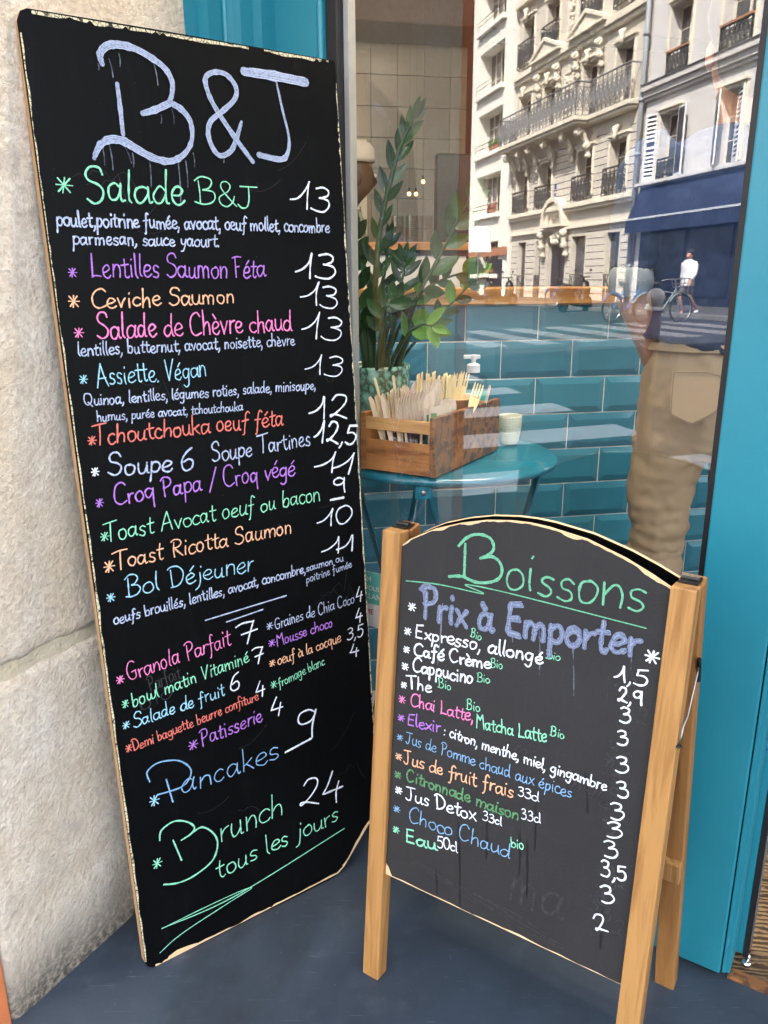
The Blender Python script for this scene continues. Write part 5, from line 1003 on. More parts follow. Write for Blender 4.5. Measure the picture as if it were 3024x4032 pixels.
mb = MB(); mb.box((-.075,-.252,TZ-.050),(-.038,-.246,TZ-.020)); mb.tube([(-.0565,-.254,TZ-.036),(-.0565,-.244,TZ-.036)], .016, 14); o = mb.build('bracket', 'table_teal', tb, bevel=.001)
mb = MB(); mb.sphere((-.0565,-.2555,TZ-.036), .0062, 8, sc=(1,.6,1)); mb.build('rivet', 'steel', tb, smooth=True)
mb = MB(); mb.lathe([(.0001,0),(.007,0),(.007,.01),(.0001,.01)], (.250,.018,TZ-.035), 10); mb.build('rivet', 'steel', tb)

cr = thing('cutlery_crate', 'small brown wooden crate of wooden cutlery on the teal table', 'crate', (.1022, 1.5756, TZ+.0005), rz=rotz(30.6))
L_, D_, H_ = .333, .178, .122
mb = MB(); mb.box((0,0,0),(L_,.0125,H_)); mb.build('side_panel', 'crate_spotted', cr, bevel=.0008)
mb = MB(); mb.box((0,D_-.0125,0),(L_,D_,H_)); mb.build('side_panel', 'crate_wood', cr, bevel=.0008)
for nm, x0, z0, z1, mt in (('slat',.0006,.001,.066,'crate_wood'),('slat',.0006,.088,.113,'crate_top'),('slat',L_-.0106,.001,.066,'crate_wood'),('slat',L_-.0106,.088,.113,'crate_top')):
    mb = MB(); mb.box((x0,.0127,z0),(x0+.010,D_-.0127,z1)); mb.build(nm, mt, cr, bevel=.0008)
mb = MB(); mb.box((.011,.0127,.0012),(L_-.011,D_-.0127,.007)); mb.build('bottom', 'crate_wood', cr)
CM = Matrix.Translation((.1022, 1.5756, TZ+.0005)) @ Matrix.Rotation(rotz(30.6), 4, 'Z')
def outline(kind):
    if kind == 'spoon':
        p = [(-.0042,0),(.0042,0),(.0036,.04),(.0040,.085)]; r = [(.0085,.102),(.0125,.118),(.0135,.132),(.0115,.146),(.0070,.156),(0,.160)]
        return p + r + [(-x, z) for x, z in reversed(r[:-1])] + [(-.0040,.085),(-.0036,.04)]
    if kind == 'fork':
        p = [(-.0042,0),(.0042,0),(.0038,.085),(.0095,.106),(.0118,.124)]; t = []
        for i in range(4):
            x1 = .0118-i*.00635; t += [(x1,.126),(x1-.0006,.157),(x1-.0018,.161),(x1-.0032,.157),(x1-.0038,.128)]
        return p + t + [(-.0118,.124),(-.0095,.106),(-.0038,.085)]
    if kind == 'knife':
        p = [(-.0042,0),(.0042,0),(.0045,.07),(.0088,.085)]; t = []
        for i in range(15): t += [(.0095,.088+i*.0040),(.0078,.0902+i*.0040)]
        return p + t + [(.0070,.152),(.002,.163),(-.0042,.160),(-.0055,.10),(-.0045,.07)]
    return [(-.0030,0),(.0030,0),(.0030,.136),(.0018,.1395),(0,.1405),(-.0018,.1395),(-.0030,.136)]
UM = {}
def utensil(kind, mat):
    if (kind, mat) not in UM:
        mb = MB(); mb.prism(outline(kind), -.0009, .0009); me = mb.mesh('wooden_'+kind, mat)
        if kind == 'spoon':
            for v in me.vertices:
                if v.co.z > .09: v.co.y += .004*math.sin((v.co.z-.09)/.07*PI)
        UM[(kind, mat)] = me
    return UM[(kind, mat)]
CAM_YAW = R(3)
def put(kind, mat, x, y, z, tilt_x, tilt_y, spin, label, group, sc=1.0):
    o = link('wooden_'+kind, utensil(kind, mat)); M_ = CM @ Matrix.Translation((x, y, z-.014))
    p_ = M_.translation; o.location = p_; o.scale = (sc*.95,)*3
    o.rotation_euler = (R(tilt_x), R(tilt_y), R(spin)); return tag(o, label, kind, group)
ru = random.Random(11)
for i in range(4): put('knife', 'birch', .024+.006*i, .118-.004*i, .018+ru.uniform(0,.008), -7+i, -15+i*2.2, 22+10*i, 'wooden knife at the far left of the bundle, blade turned half forward', 'wooden knives fanned out at the left of the crate')
for i in range(8): put('knife', 'birch', .032+.004*i, .110-.0030*i, .030+.006*math.sin(i*.5), -4, -11+i*1.0, 78+ru.uniform(-6,6), 'wooden knife in the left bundle, serrated edge forward', 'wooden knives seen edge on in the crate')
put('knife', 'birch', .022, .088, .026, -6, -5, 10, 'flat wooden knife with serrated right edge, at the right end of the knives', None, 1.04)
put('knife', 'birch_pale', .016, .098, .022, -5, -11, 18, 'flat wooden knife just left of the rightmost knife', None, 1.0)
for i in range(2): put('stick', 'birch_yellow', .06+.02*i, .140-.014*i, .075, -4, -14+8*i, 10, ('right' if i else 'left')+' one of two wooden stick ends standing above the knives', None)
for i in range(9): put('spoon', 'birch_pale', .036+.0038*i, .090-.0040*i, .026+.0008*i, 0, -14+i*1.9, 72-i*2.2, 'wooden spoon in the stacked bundle, edge forward', 'wooden spoons stacked on edge in the crate')
for i in range(4): put('spoon', 'birch_pale', .070+.006*i, .088-.010*i, .040+.004*i, -4+i, -6+i*4.0, 24-6*i, 'wooden spoon with its round bowl turned forward', 'wooden spoons facing forward in the crate')
put('spoon', 'birch_pale', .050, .055, .034, -5, 7, 6, 'foremost wooden spoon at the right end of the spoons', None, 1.04)
for i in range(17): put('fork', 'birch_yellow', .096+.0026*i+ru.uniform(-.002,.002), .084-.0036*i, .052+ru.uniform(-.004,.012), ru.uniform(-6,2), -6+i*.8, 78+ru.uniform(-7,7), 'yellowish wooden fork in the dense bundle, tines seen edge on', 'wooden forks bundled in the crate')
for i in range(3): put('fork', 'birch_yellow', .165+.006*i, .062-.006*i, .052+.004*i, -4, 7+3*i, 14, 'wooden fork leaning right behind the bundle', 'wooden forks fanned at the back of the crate')
put('fork', 'birch_yellow', .140, .014, .040, -16, 20, 6, 'single wooden fork leaning right, four tines facing forward', None, 1.05)
for i in range(3): put('spoon', 'birch_pale', .095+.006*i, .044-.006*i, .010, -4, 4+2*i, 14, 'low wooden spoon in front of the forks', 'low wooden spoons in front of the forks')
for i in range(7): put('stick', 'birch_pale', .019+.002*i, (.064 if i < 4 else .056)-.0062*i, -.012+.003*(i%3), -6, -6+i*2.4, 8, 'short pale wooden stirrer behind the front slat', 'wooden stirrers behind the front slat', .92)
put('stick', 'birch_pale', .235, .016, .046, -3, 14, 8, 'long pale stirrer leaning right out of the paper tub', None, 1.0)
sx = MB(); sx.box((-.011,-.0012,0),(.011,.0012,.048)); sme = sx.mesh('sugar_sachet', 'sachet')
for i, (x, y, z, ty, sp_) in enumerate(((.064,.056,.072,-14,14),(.062,.042,.076,-4,8),(.060,.034,.080,3,10),(.072,.026,.080,6,14),(.084,.021,.082,2,5),(.070,.052,.066,-24,20),(.094,.020,.080,8,30))):
    o = link('sugar_sachet', sme); o.location = (CM @ Matrix.Translation((x,y,z+.008))).translation; o.rotation_euler = (R(-12), R(ty), R(sp_)); tag(o, 'brown paper sugar sachet standing before the low spoons', 'sachet', 'sugar sachets in the crate')
    if i in (1,2,5):
        g_ = MB(); g_.box((-.0065,-.0016,.014),(.0055,-.0013,.034)); g_.build('printed_square', 'sachet_green', o)
tub = thing('paper_tub', 'brown round paper tub at the back right of the crate', 'tub', CM @ Vector((.222,.066,.046)))
mb = MB(); mb.lathe([(.038,.0),(.052,.086),(.0535,.086),(.0540,.089),(.0525,.091),(.0505,.089),(.037,.004),(.0001,.004)], n=36); mb.build('body', 'paper_tub', tub, smooth=True)
for (x, y) in ((.045,.120),(.050,.075),(.075,.045),(.110,.085)):
    j = thing('dark_glass', 'dark glass tumbler holding the cutlery inside the crate', 'glass', CM @ Vector((x,y,.008)), group='dark tumblers inside the crate')
    mb = MB(); mb.lathe([(.0001,0),(.027,0),(.029,.088),(.0275,.088),(.0255,.003),(.0001,.003)], n=24); mb.build('body', 'smoke_glass', j, smooth=True)
cup = thing('ribbed_cup', 'small cream ribbed cup on the table beside the crate', 'cup', (.310, 1.940, TZ)); cup.scale = (.92,.92,.95)
mb = MB(); prof = [(.0001,0),(.020,0),(.0235,.004)] + [(.0235+.0070*math.sin((i+1)/20*PI*.55)+(.0007 if i % 2 else 0), .006+i*.0033) for i in range(20)] + [(.0298,.074),(.0275,.0735),(.024,.01),(.0001,.008)]
n_ = 48; vs_ = []
for r_, z_ in prof: vs_ += [((r_+(.0005 if j % 2 else 0))*math.cos(2*PI*j/n_), (r_+(.0005 if j % 2 else 0))*math.sin(2*PI*j/n_), z_) for j in range(n_)]
mb.add(vs_, [(i*n_+j, i*n_+(j+1)%n_, (i+1)*n_+(j+1)%n_, (i+1)*n_+j) for i in range(len(prof)-1) for j in range(n_)]); mb.build('body', 'cup_ceramic', cup)
so = thing('soap_bottle', 'clear hand gel bottle with white pump and teal label behind the crate', 'bottle', (.2185, 1.965, TZ))
mb = MB(); mb.lathe([(.0001,0),(.034,0),(.0355,.004),(.0355,.150),(.033,.160),(.018,.166),(.012,.172)], n=32, sy=.62); mb.build('body', 'jar_glass', so, smooth=True)
mb = MB(); mb.lathe([(.0330,.002),(.0330,.095),(.0001,.095)], n=32, sy=.6); mb.build('gel', 'jar_glass', so, smooth=True)
mb = MB(); mb.lathe([(.0360,.040),(.0360,.128)], n=32, sy=.625); mb.build('label', 'label_teal', so, smooth=True)
mb = MB(); mb.lathe([(.0165,.172),(.0165,.190),(.012,.193),(.006,.195),(.006,.203),(.0085,.203),(.0085,.214),(.0001,.215)], n=24, cap=False); mb.box((-.024,-.006,.205),(.016,.006,.2135)); mb.build('pump', 'white_plastic', so, smooth=False, bevel=.0008)

# plant
pl = thing('potted_plant', 'leafy dark green plant in a mottled green glazed pot on the table', 'plant', (-.022, 1.842, TZ))
mb = MB(); mb.lathe([(.0001,0),(.062,0),(.070,.006),(.079,.06),(.0815,.12),(.0805,.186),(.082,.196),(.082,.204),(.078,.205),(.0765,.198),(.0765,.12),(.0001,.12)], n=48); mb.build('pot', 'glaze_pot', pl, smooth=True)
mb = MB(); mb.lathe([(.0001,.172),(.04,.178),(.0768,.172)], n=24); mb.build('soil', 'soil', pl)
def leaf_mesh(nm, mat, ln, wd, bend):
    mb = MB(); prof = [(0,0),(.10,.45),(.28,.88),(.48,1.0),(.68,.84),(.86,.46),(1,.02)]; vs_ = []
    for t, w_ in prof:
        y = -bend*ln*t*t; hw_ = wd*w_*.5
        vs_ += [(-hw_, y-.18*hw_, ln*t), (-hw_*.5, y-.04*hw_, ln*t), (0, y+.10*hw_, ln*t), (hw_*.5, y-.04*hw_, ln*t), (hw_, y-.18*hw_, ln*t)]
    mb.add(vs_, [(i*5+j, i*5+j+1, (i+1)*5+j+1, (i+1)*5+j) for i in range(6) for j in range(4)]); return mb.mesh(nm, mat, True)
LM = {('d', k): leaf_mesh('leaf', m_, 1, .34, b_) for k, (m_, b_) in enumerate((('leaf_dark',.1),('leaf',.2),('leaf',.05)))}
LM.update({('w', k): leaf_mesh('leaf', m_, 1, .50, b_) for k, (m_, b_) in enumerate((('leaf',.12),('leaf',.3),('leaf_young',.15)))})
PO = Vector((-.022, 1.842, TZ)); rl = random.Random(5)
def add_leaf(p, direction, ln, kind, k, face=None):
    o = link('leaf', LM[(kind, k)], pl); d = Vector(direction).normalized(); f_ = face or Vector((rl.uniform(-.6,.6), -1, rl.uniform(0,.9)))
    x = d.cross(f_).normalized(); y = d.cross(x).normalized(); 
    Mx = Matrix((x, -y, d)).transposed(); Mx = Matrix((x, d.cross(x), d)).transposed()
    o.matrix_local = Matrix.Translation(Vector(p)-PO) @ Mx.to_4x4() @ Matrix.Scale(ln, 4)
def stem(pts, r0, r1, leaves, ln, kind, ks, start=.35, spread=.75, lasttip=True):
    q = [Vector(p) for p in smooth_curve(pts, step=8)]; n_ = len(q)
    mb = MB(); mb.tube([p-PO for p in q], [r0+(r1-r0)*i/(n_-1) for i in range(n_)], 7); mb.build('stem', 'stem', pl, smooth=True)
    for i in range(leaves):
        f_ = start+(1-start)*(i+.3)/leaves; j = min(n_-2, int(f_*(n_-1))); p = q[j]; t = (q[j+1]-q[j]).normalized()
        sd = t.cross(Vector((0,-1,0))).normalized()*(1 if i % 2 else -1)
        d = (t*(.62+.3*f_) + sd*spread + Vector((0, rl.uniform(-.45,.25), rl.uniform(-.1,.15)))); sc_ = ln*(1.05-.35*f_)*rl.uniform(.85,1.15)
        add_leaf(p, d, sc_, kind, rl.choice(ks))
    if lasttip: add_leaf(q[-1], (q[-1]-q[-2]).normalized()+Vector((.15,0,0)), ln*.7, kind, ks[-1]); add_leaf(q[-1], (q[-1]-q[-2]).normalized()+Vector((-.25,-.1,0)), ln*.65, kind, ks[0])
Y = 1.72
stem([(-.03,1.83,1.03),(-.024,Y+.04,1.148),(-.018,Y,1.251),(-.008,Y,1.351),(.015,Y,1.448),(.037,Y,1.513),(.058,Y,1.553)], .0085, .003, 18, .068, 'd', (1,2,0), .30, .45)
stem([(-.02,1.82,1.03),(.003,Y+.03,1.132),(.024,Y,1.20),(.040,Y,1.262),(.041,Y,1.285)], .005, .002, 12, .062, 'd', (0,0,1), .3, .75)
stem([(-.01,1.83,1.03),(.041,Y+.03,1.127),(.067,Y,1.211),(.098,Y,1.267),(.128,Y,1.322),(.148,Y,1.361),(.172,Y,1.405)], .006, .002, 8, .076, 'w', (0,1,0), .40, .60)
stem([(0,1.80,1.03),(.030,Y,1.106),(.052,Y-.04,1.145),(.080,Y-.06,1.163),(.098,Y-.07,1.158)], .004, .002, 6, .066, 'w', (2,2), .42, .9)
stem([(-.04,1.83,1.03),(-.046,Y+.02,1.106),(-.056,Y,1.20),(-.061,Y,1.276),(-.063,Y,1.34)], .006, .003, 12, .070, 'w', (0,1,0), .3, .8)
stem([(-.01,1.85,1.03),(.030,Y+.10,1.138),(.075,Y+.08,1.216),(.120,Y+.06,1.248),(.180,Y+.05,1.268)], .005, .002, 9, .062, 'w', (0,2,1), .35, .7)
stem([(-.05,1.85,1.03),(-.03,Y+.12,1.15),(.00,Y+.12,1.26),(.01,Y+.10,1.33)], .006, .003, 8, .066, 'd', (0,1,0), .3, .8)
stem([(-.02,1.80,1.03),(-.01,Y-.02,1.12),(.0,Y-.05,1.19),(.02,Y-.05,1.215)], .005, .002, 8, .058, 'w', (1,0), .45, .9)
stem([(.01,1.84,1.03),(.07,Y+.08,1.12),(.135,Y+.05,1.19),(.20,Y+.05,1.255)], .004, .002, 9, .058, 'w', (2,0,2), .45, .8)
stem([(-.06,1.80,1.03),(-.085,Y,1.16),(-.10,Y,1.27)], .006, .003, 8, .07, 'w', (0,1), .3, .9)
for i in range(9):
    a = rl.uniform(0, 2*PI); b = Vector((-.022+.05*math.cos(a), 1.842+.05*math.sin(a), 1.03)); stem([tuple(b), (b.x+.02*math.cos(a), b.y-.02, 1.10), (b.x+.05*math.cos(a), b.y-.03, 1.17)], .008, .005, 0, .05, 'd', (0,0), lasttip=False)

# sticker on the glass, low at the left
PMx = SF_M @ Matrix.Translation((.715, -.0225, 0))
st_ = thing('window_sticker', 'small paper sticker with teal, white and red bands low on the window', 'sticker'); st_.matrix_world = SF_M
def band(nm, a0, a1, z0, z1, mat, y=-.0235): mb = MB(); mb.box((a0, y, z0), (a1, y+.0006, z1)); return mb.build(nm, mat, st_)
band('sheet', .60, .705, .505, .635, 'paper_white'); band('teal_band', .6005, .7045, .560, .6345, 'paper_teal', -.0229)
def flat_text(txt, size, mat, parent, loc, rot=(R(90),0,R(180))):
    cu = bpy.data.curves.new('lettering', 'FONT'); cu.body = txt; cu.size = size; cu.extrude = .0001; o = bpy.data.objects.new('tmp', cu); COL.objects.link(o)
    bpy.context.view_layer.update(); me = bpy.data.meshes.new_from_object(o.evaluated_get(bpy.context.evaluated_depsgraph_get())); bpy.data.objects.remove(o)
    me.materials.clear(); me.materials.append(MATS[mat]); t_ = link('lettering', me, parent); t_.location = loc; t_.rotation_euler = rot; return t_
for txt, sz, z, mt in (('24', .018, .613, 'paper_white'), ('VOUS', .015, .592, 'paper_white'), ('LLAN', .018, .572, 'paper_white'), ('ME', .018, .535, 'paper_red')): flat_text(txt, sz, mt, st_, (.699, -.0219, z))

# ------------------------------------------------------------------ things on and behind the serving counter
cs = thing('cup_stack', 'stacks of clear plastic cups on the serving counter', 'cups', W(BR_M, -.05, 1.34, 1.396))
for i in range(3):
    mb = MB(); 
    for k_ in range(13): mb.lathe([(.024,.0+k_*.0082),(.029,.010+k_*.0082),(.030,.010+k_*.0082)], ((i-1)*.060, 0, 0), 18)
    mb.build('cup_column', 'cup_plastic', cs, smooth=True)
for i, (x, y) in enumerate(((-.345,1.32),(-.275,1.34),(-.42,1.32))):
    j = thing('glass_jar', 'clear glass jar on the counter left of the plastic cups', 'jar', W(BR_M, x, y, 1.396), group='glass jars on the serving counter')
    mb = MB(); mb.lathe([(.0001,0),(.028,0),(.030,.006),(.030,.085),(.022,.100),(.016,.106),(.016,.122),(.019,.124)], n=24); mb.build('body', 'jar_glass', j, smooth=True)
    mb = MB(); mb.lathe([(.0001,.124),(.013,.124),(.013,.140),(.0001,.142)], n=16); mb.build('stopper', 'steel', j, smooth=True)
sp = thing('black_screen', 'black screen back standing on the serving counter', 'screen', W(BR_M, .15, 1.5, 1.396), rz=rotz(79.1))
mb = MB(); mb.box((-.055,-.005,.015),(.115,.045,.375)); mb.box((-.02,-.01,0),(.08,.05,.015)); mb.build('casing', 'black_plastic', sp, bevel=.012)
for i, (x, y, z) in enumerate(((.204,2.2,1.735),(.142,2.25,1.68),(.19,2.3,1.685))):
    lp = thing('pendant_bulb', ('upper','lower left','lower right')[i]+' of three small glowing amber bulbs at the back', 'lamp', W(BR_M, x, y, z))
    mb = MB(); mb.sphere((0,0,0), .010, 8); mb.build('bulb', 'bulb', lp, smooth=True)
    mb = MB(); mb.tube([(0,0,.01),(0,0,2.76-z)], .0006, 4); mb.tube([(0,0,.010),(0,0,.03)], .005, 8); mb.build('cord', 'black_plastic', lp)
for i, (x, y, tx, ty, e_, wt) in enumerate(((.35,-.30,.25,.0,.5,62),(.02,-.42,.50,-.25,1.0,34),(-.25,-.20,-.10,.05,.3,62),(.25,1.95,.1,2.6,.05,95))):     # unseen fill lights added high in the cafe to brighten tiles, bar and man
    ld = bpy.data.lights.new('added_fill_spot', 'SPOT'); ld.energy = FILL_WATTS*e_; ld.color = (1,.90,.78); ld.shadow_soft_size = .05; ld.spot_size = R(wt); ld.spot_blend = .6
    lo = bpy.data.objects.new('added_fill_spot', ld); COL.objects.link(lo); a_ = W(BR_M, x, y, 2.62); lo.location = a_; lo.rotation_euler = (a_-W(BR_M, tx, ty, .75)).to_track_quat('Z','Y').to_euler()
    ld = bpy.data.lights.new('added_fill_point', 'POINT'); ld.energy = FILL_WATTS*e_; ld.color = (1,.82,.62); ld.shadow_soft_size = .08; lo = bpy.data.objects.new('added_fill_point', ld); COL.objects.link(lo); lo.location = W(BR_M, x, y, 2.60)

# ================================================================== PEOPLE
tex = bpy.data.textures.new('wrinkle', 'CLOUDS'); tex.noise_scale = .075; tex.noise_depth = 2
tex2 = bpy.data.textures.new('fold', 'CLOUDS'); tex2.noise_scale = .035; tex2.noise_depth = 1
def cloth(name, mat, parent, tubes, voxel=.009, amp=.006, amp2=.003):
    mb = MB()
    for pts, rad, flat in tubes:
        q = smooth_curve([(*p, r) for p, r in zip(pts, rad)], step=4); mb.tube([p[:3] for p in q], [max(.004, p[3]) for p in q], 14, flat=1)
        if flat != 1:
            k0 = len(mb.v)-14*len(q)
            for i in range(k0, len(mb.v)):
                c = q[(i-k0)//14]; v = mb.v[i]; mb.v[i] = (v[0], c[1]+(v[1]-c[1])*flat, v[2])
    o = mb.build(name, mat, parent, smooth=True)
    m = o.modifiers.new('remesh', 'REMESH'); m.mode = 'VOXEL'; m.voxel_size = voxel; m.use_smooth_shade = True
    s_ = o.modifiers.new('smooth', 'SMOOTH'); s_.iterations = 4; s_.factor = .6
    for t_, a_ in ((tex, amp), (tex2, amp2)):
        if a_: d_ = o.modifiers.new('wrinkles', 'DISPLACE'); d_.texture = t_; d_.strength = a_; d_.texture_coords = 'GLOBAL'; d_.mid_level = .5
    return o
def body(parent, J, mat, hand=True, voxel=.008):
    """one continuous skin-modifier body from a joint dictionary: name -> (pos, radius, parent)"""
    names = list(J); idx = {n: i for i, n in enumerate(names)}
    me = bpy.data.meshes.new('body'); me.from_pydata([J[n][0] for n in names], [(idx[n], idx[J[n][2]]) for n in names if J[n][2]], [])
    me.materials.append(MATS[mat]); o = link('body', me, parent)
    bm = bmesh.new(); bm.from_mesh(me); ly = bm.verts.layers.skin.verify(); bm.verts.ensure_lookup_table()
    for i, n in enumerate(names): r_ = J[n][1]; bm.verts[i][ly].radius = r_ if isinstance(r_, tuple) else (r_, r_); bm.verts[i][ly].use_root = (i == 0)
    bm.to_mesh(me); bm.free()
    o.modifiers.new('skin', 'SKIN'); s_ = o.modifiers.new('sub', 'SUBSURF'); s_.levels = 2; s_.render_levels = 2
    for p_ in me.polygons: p_.use_smooth = True
    m = o.modifiers['skin']; m.use_smooth_shade = True
    return o
def joints(legL, legR, armL, armR, top=1.0, head=(0,.02,0)):
    """legs/arms: lists of (hip|shoulder.., knee|elbow, ankle|wrist, toe|None) positions"""
    J = {'pelvis': ((0,0,.98*top), (.14,.10), None), 'waist': ((0,0,1.12*top), (.125,.09), 'pelvis'), 'chest': ((0,0,1.34*top), (.155,.11), 'waist'), 'neck': ((0,.0,1.50*top), .055, 'chest'),
         'neck2': ((head[0]*.5,head[1]*.5+.005,1.56*top), .052, 'neck'), 'jaw': ((head[0],head[1]+.02,1.61*top), (.062,.070), 'neck2'), 'skull': ((head[0],head[1]+.01,1.69*top), (.076,.092), 'jaw'), 'crown': ((head[0],head[1],1.76*top), (.055,.068), 'skull'), 'nose': ((head[0],head[1]+.118,1.655*top), (.013,.015), 'jaw')}
    for sd, lg in (('l', legL), ('r', legR)):
        J[sd+'hip'] = (lg[0], .088, 'pelvis'); J[sd+'knee'] = (lg[1], .058, sd+'hip'); J[sd+'calf'] = (tuple(Vector(lg[1]).lerp(Vector(lg[2]), .35)), .056, sd+'knee'); J[sd+'ankle'] = (lg[2], .037, sd+'calf'); J[sd+'toe'] = (lg[3], .035, sd+'ankle')
    for sd, ar in (('l', armL), ('r', armR)):
        J[sd+'sho'] = (ar[0], .058, 'chest'); J[sd+'elb'] = (ar[1], .043, sd+'sho'); J[sd+'wri'] = (ar[2], .028, sd+'elb'); d = (Vector(ar[3])-Vector(ar[2])); J[sd+'palm'] = (tuple(Vector(ar[2])+d*.9), (.040,.018), sd+'wri')
        s_ = d.cross(Vector((0,1,0))); s_ = s_.normalized() if s_.length > 1e-4 else Vector((1,0,0)); dn = d.normalized()
        for k_ in range(4):
            b_ = Vector(ar[2])+d*1.0+s_*(.027-.018*k_); ln_ = (.060,.072,.068,.052)[k_]
            J[sd+'f%da' % k_] = (tuple(b_+dn*.02), .0095, sd+'palm'); J[sd+'f%db' % k_] = (tuple(b_+dn*ln_*.6+Vector((0,.008,0))), .0085, sd+'f%da' % k_); J[sd+'f%dc' % k_] = (tuple(b_+dn*ln_+Vector((0,.022,0))), .007, sd+'f%db' % k_)
        b_ = Vector(ar[2])+d*.35; J[sd+'ta'] = (tuple(b_+s_*.040+dn*.01), .011, sd+'wri'); J[sd+'tb'] = (tuple(b_+s_*.052+dn*.045), .009, sd+'ta')
    return J
def face(parent, c, sk, facing=1):
    mb = MB()
    for s_ in (-1,1): mb.sphere((c[0]+s_*.031, c[1]+.088, c[2]+.012), .011, 6)
    mb.build('eye', 'white_cloth', parent, smooth=True)
    mb = MB(); mb.tube([(c[0]-.026,c[1]+.098,c[2]-.062),(c[0],c[1]+.106,c[2]-.064),(c[0]+.026,c[1]+.098,c[2]-.062)], .005, 6); mb.build('mouth', 'skin_dark', parent, smooth=True)
    mb = MB()
    for s_ in (-1,1): mb.sphere((c[0]+s_*.078, c[1]-.002, c[2]-.005), .030, 6, sc=(.35,.6,1))
    mb.build('ear', sk, parent, smooth=True)

def folded_leg(pts, rad, seed):
    q = smooth_curve([(*p, r) for p, r in zip(pts, rad)], step=14); out = []; rr = []
    for i, p in enumerate(q):
        z = p[2]; a_ = .0045*max(0, min(1, (.80-z)/.25)) + .0012
        f_ = math.sin(z*175+3*mnoise.noise(Vector((z*14, seed, 0)))) * (.6+.6*mnoise.noise(Vector((z*9, seed, 4))))
        out.append((p[0]+.006*mnoise.noise(Vector((z*16, seed, 1))), p[1]+.006*mnoise.noise(Vector((z*16, seed, 2))), z)); rr.append(p[3]+a_*f_)
    return out, rr
# man at the bar, seen from behind
mp = thing('person', 'man in rolled-sleeve navy shirt and khaki trousers standing at the bar', 'person', (.790, 1.905, 0), rz=R(-4))
tp = 1.04
J = joints([(-.10,0,.93),(-.105,.015,.52),(-.11,0,.09),(-.12,.15,.03)], [(.10,0,.93),(.11,.05,.52),(.12,.03,.09),(.14,.18,.03)],
           [(-.195,0,1.49),(-.226,-.045,1.225),(-.172,-.012,1.105),(-.135,.010,1.045)], [(.195,0,1.49),(.26,.05,1.22),(.22,.25,1.22),(.20,.33,1.235)], tp)
J = {k_: (v_[0], (tuple(x*.78 for x in v_[1]) if isinstance(v_[1], tuple) else v_[1]*.70) if ('hip' in k_ or 'knee' in k_ or 'calf' in k_ or k_ in ('pelvis','waist','chest')) else v_[1], v_[2]) for k_, v_ in J.items()}
body(mp, J, 'skin_tan'); face(mp, (0,.03,1.655*tp), 'skin_tan')
mb = MB(); mb.sphere((0,-.012,1.725*tp), .108, 10, sc=(.92,1.05,1.02)); mb.sphere((0,-.035,1.64*tp), .085, 8, sc=(.95,.9,1.0)); mb.build('hair', 'hair', mp, smooth=True)
cloth('trousers', 'khaki', mp, [([(0,0,1.125),(0,-.012,1.03),(0,-.015,.95),(0,0,.86)], [.150,.172,.178,.14], .74),
    (*folded_leg([(-.085,-.035,1.0),(-.088,-.012,.90),(-.100,0,.78),(-.098,.008,.66),(-.096,.012,.55),(-.100,0,.40),(-.106,-.005,.26),(-.11,0,.06)], [.085,.094,.082,.070,.066,.063,.066,.068], 3), .98),
    ([(.085,-.035,1.0),(.088,-.012,.90),(.104,.01,.78),(.108,.03,.66),(.112,.045,.55),(.116,.03,.40),(.12,.02,.26),(.12,.03,.06)], [.085,.094,.086,.076,.073,.066,.066,.068], .98)], .006, .018, .007)
pk = MB(); pp_ = [(-.050,.070),(.052,.066),(.056,.0),(.050,-.018),(.006,-.046),(-.002,-.047),(-.042,-.030),(-.048,-.018)]
pk.prism(pp_, -.0004, .0012)
for sx_ in (-1,):
    o = pk.build('pocket', 'khaki', mp); o.location = (-.092, -.150, .985); o.rotation_euler = (R(-6), 0, R(-14))
    sm = MB(); q = [(x*.93, -.0010, z*.93) for x, z in pp_]; sm.tube(smooth_curve(q+[q[0]], step=3), .0009, 4); o2 = sm.build('seam', 'khaki_seam', o)
cloth('shirt', 'denim_shirt', mp, [([(-.012,-.01,1.085),(-.006,-.01,1.12),(0,-.01,1.20),(0,-.008,1.30),(0,0,1.42),(0,0,1.52),(0,.0,1.57)], [.194,.190,.180,.188,.205,.17,.07], .70),
    ([(-.150,0,1.50),(-.205,-.01,1.46),(-.222,-.03,1.34),(-.224,-.042,1.265)], [.078,.066,.052,.047], 1), ([(.150,0,1.50),(.205,0,1.46),(.235,.02,1.34),(.255,.045,1.26)], [.085,.078,.068,.064], 1)], .007, .016, .007)
cloth('rolled_cuff', 'cuff_cloth', mp, [([(-.224,-.042,1.272),(-.226,-.044,1.25),(-.226,-.045,1.232),(-.225,-.043,1.222)], [.047,.052,.051,.045], 1)], .004, .004, .003)
mb = MB(); mb.loft([(0,-.014,1.093,.176,.128),(0,-.014,1.110,.175,.127)], 40, cap=False); mb.build('waistband', 'khaki', mp, smooth=True)
sh = MB()
for s_, y_ in ((-.115,.0),(.125,.03)): sh.sphere((s_, .05+y_, .04), .055, 8, sc=(.85,2.3,.7))
sh.build('shoes', 'hair', mp, smooth=True)

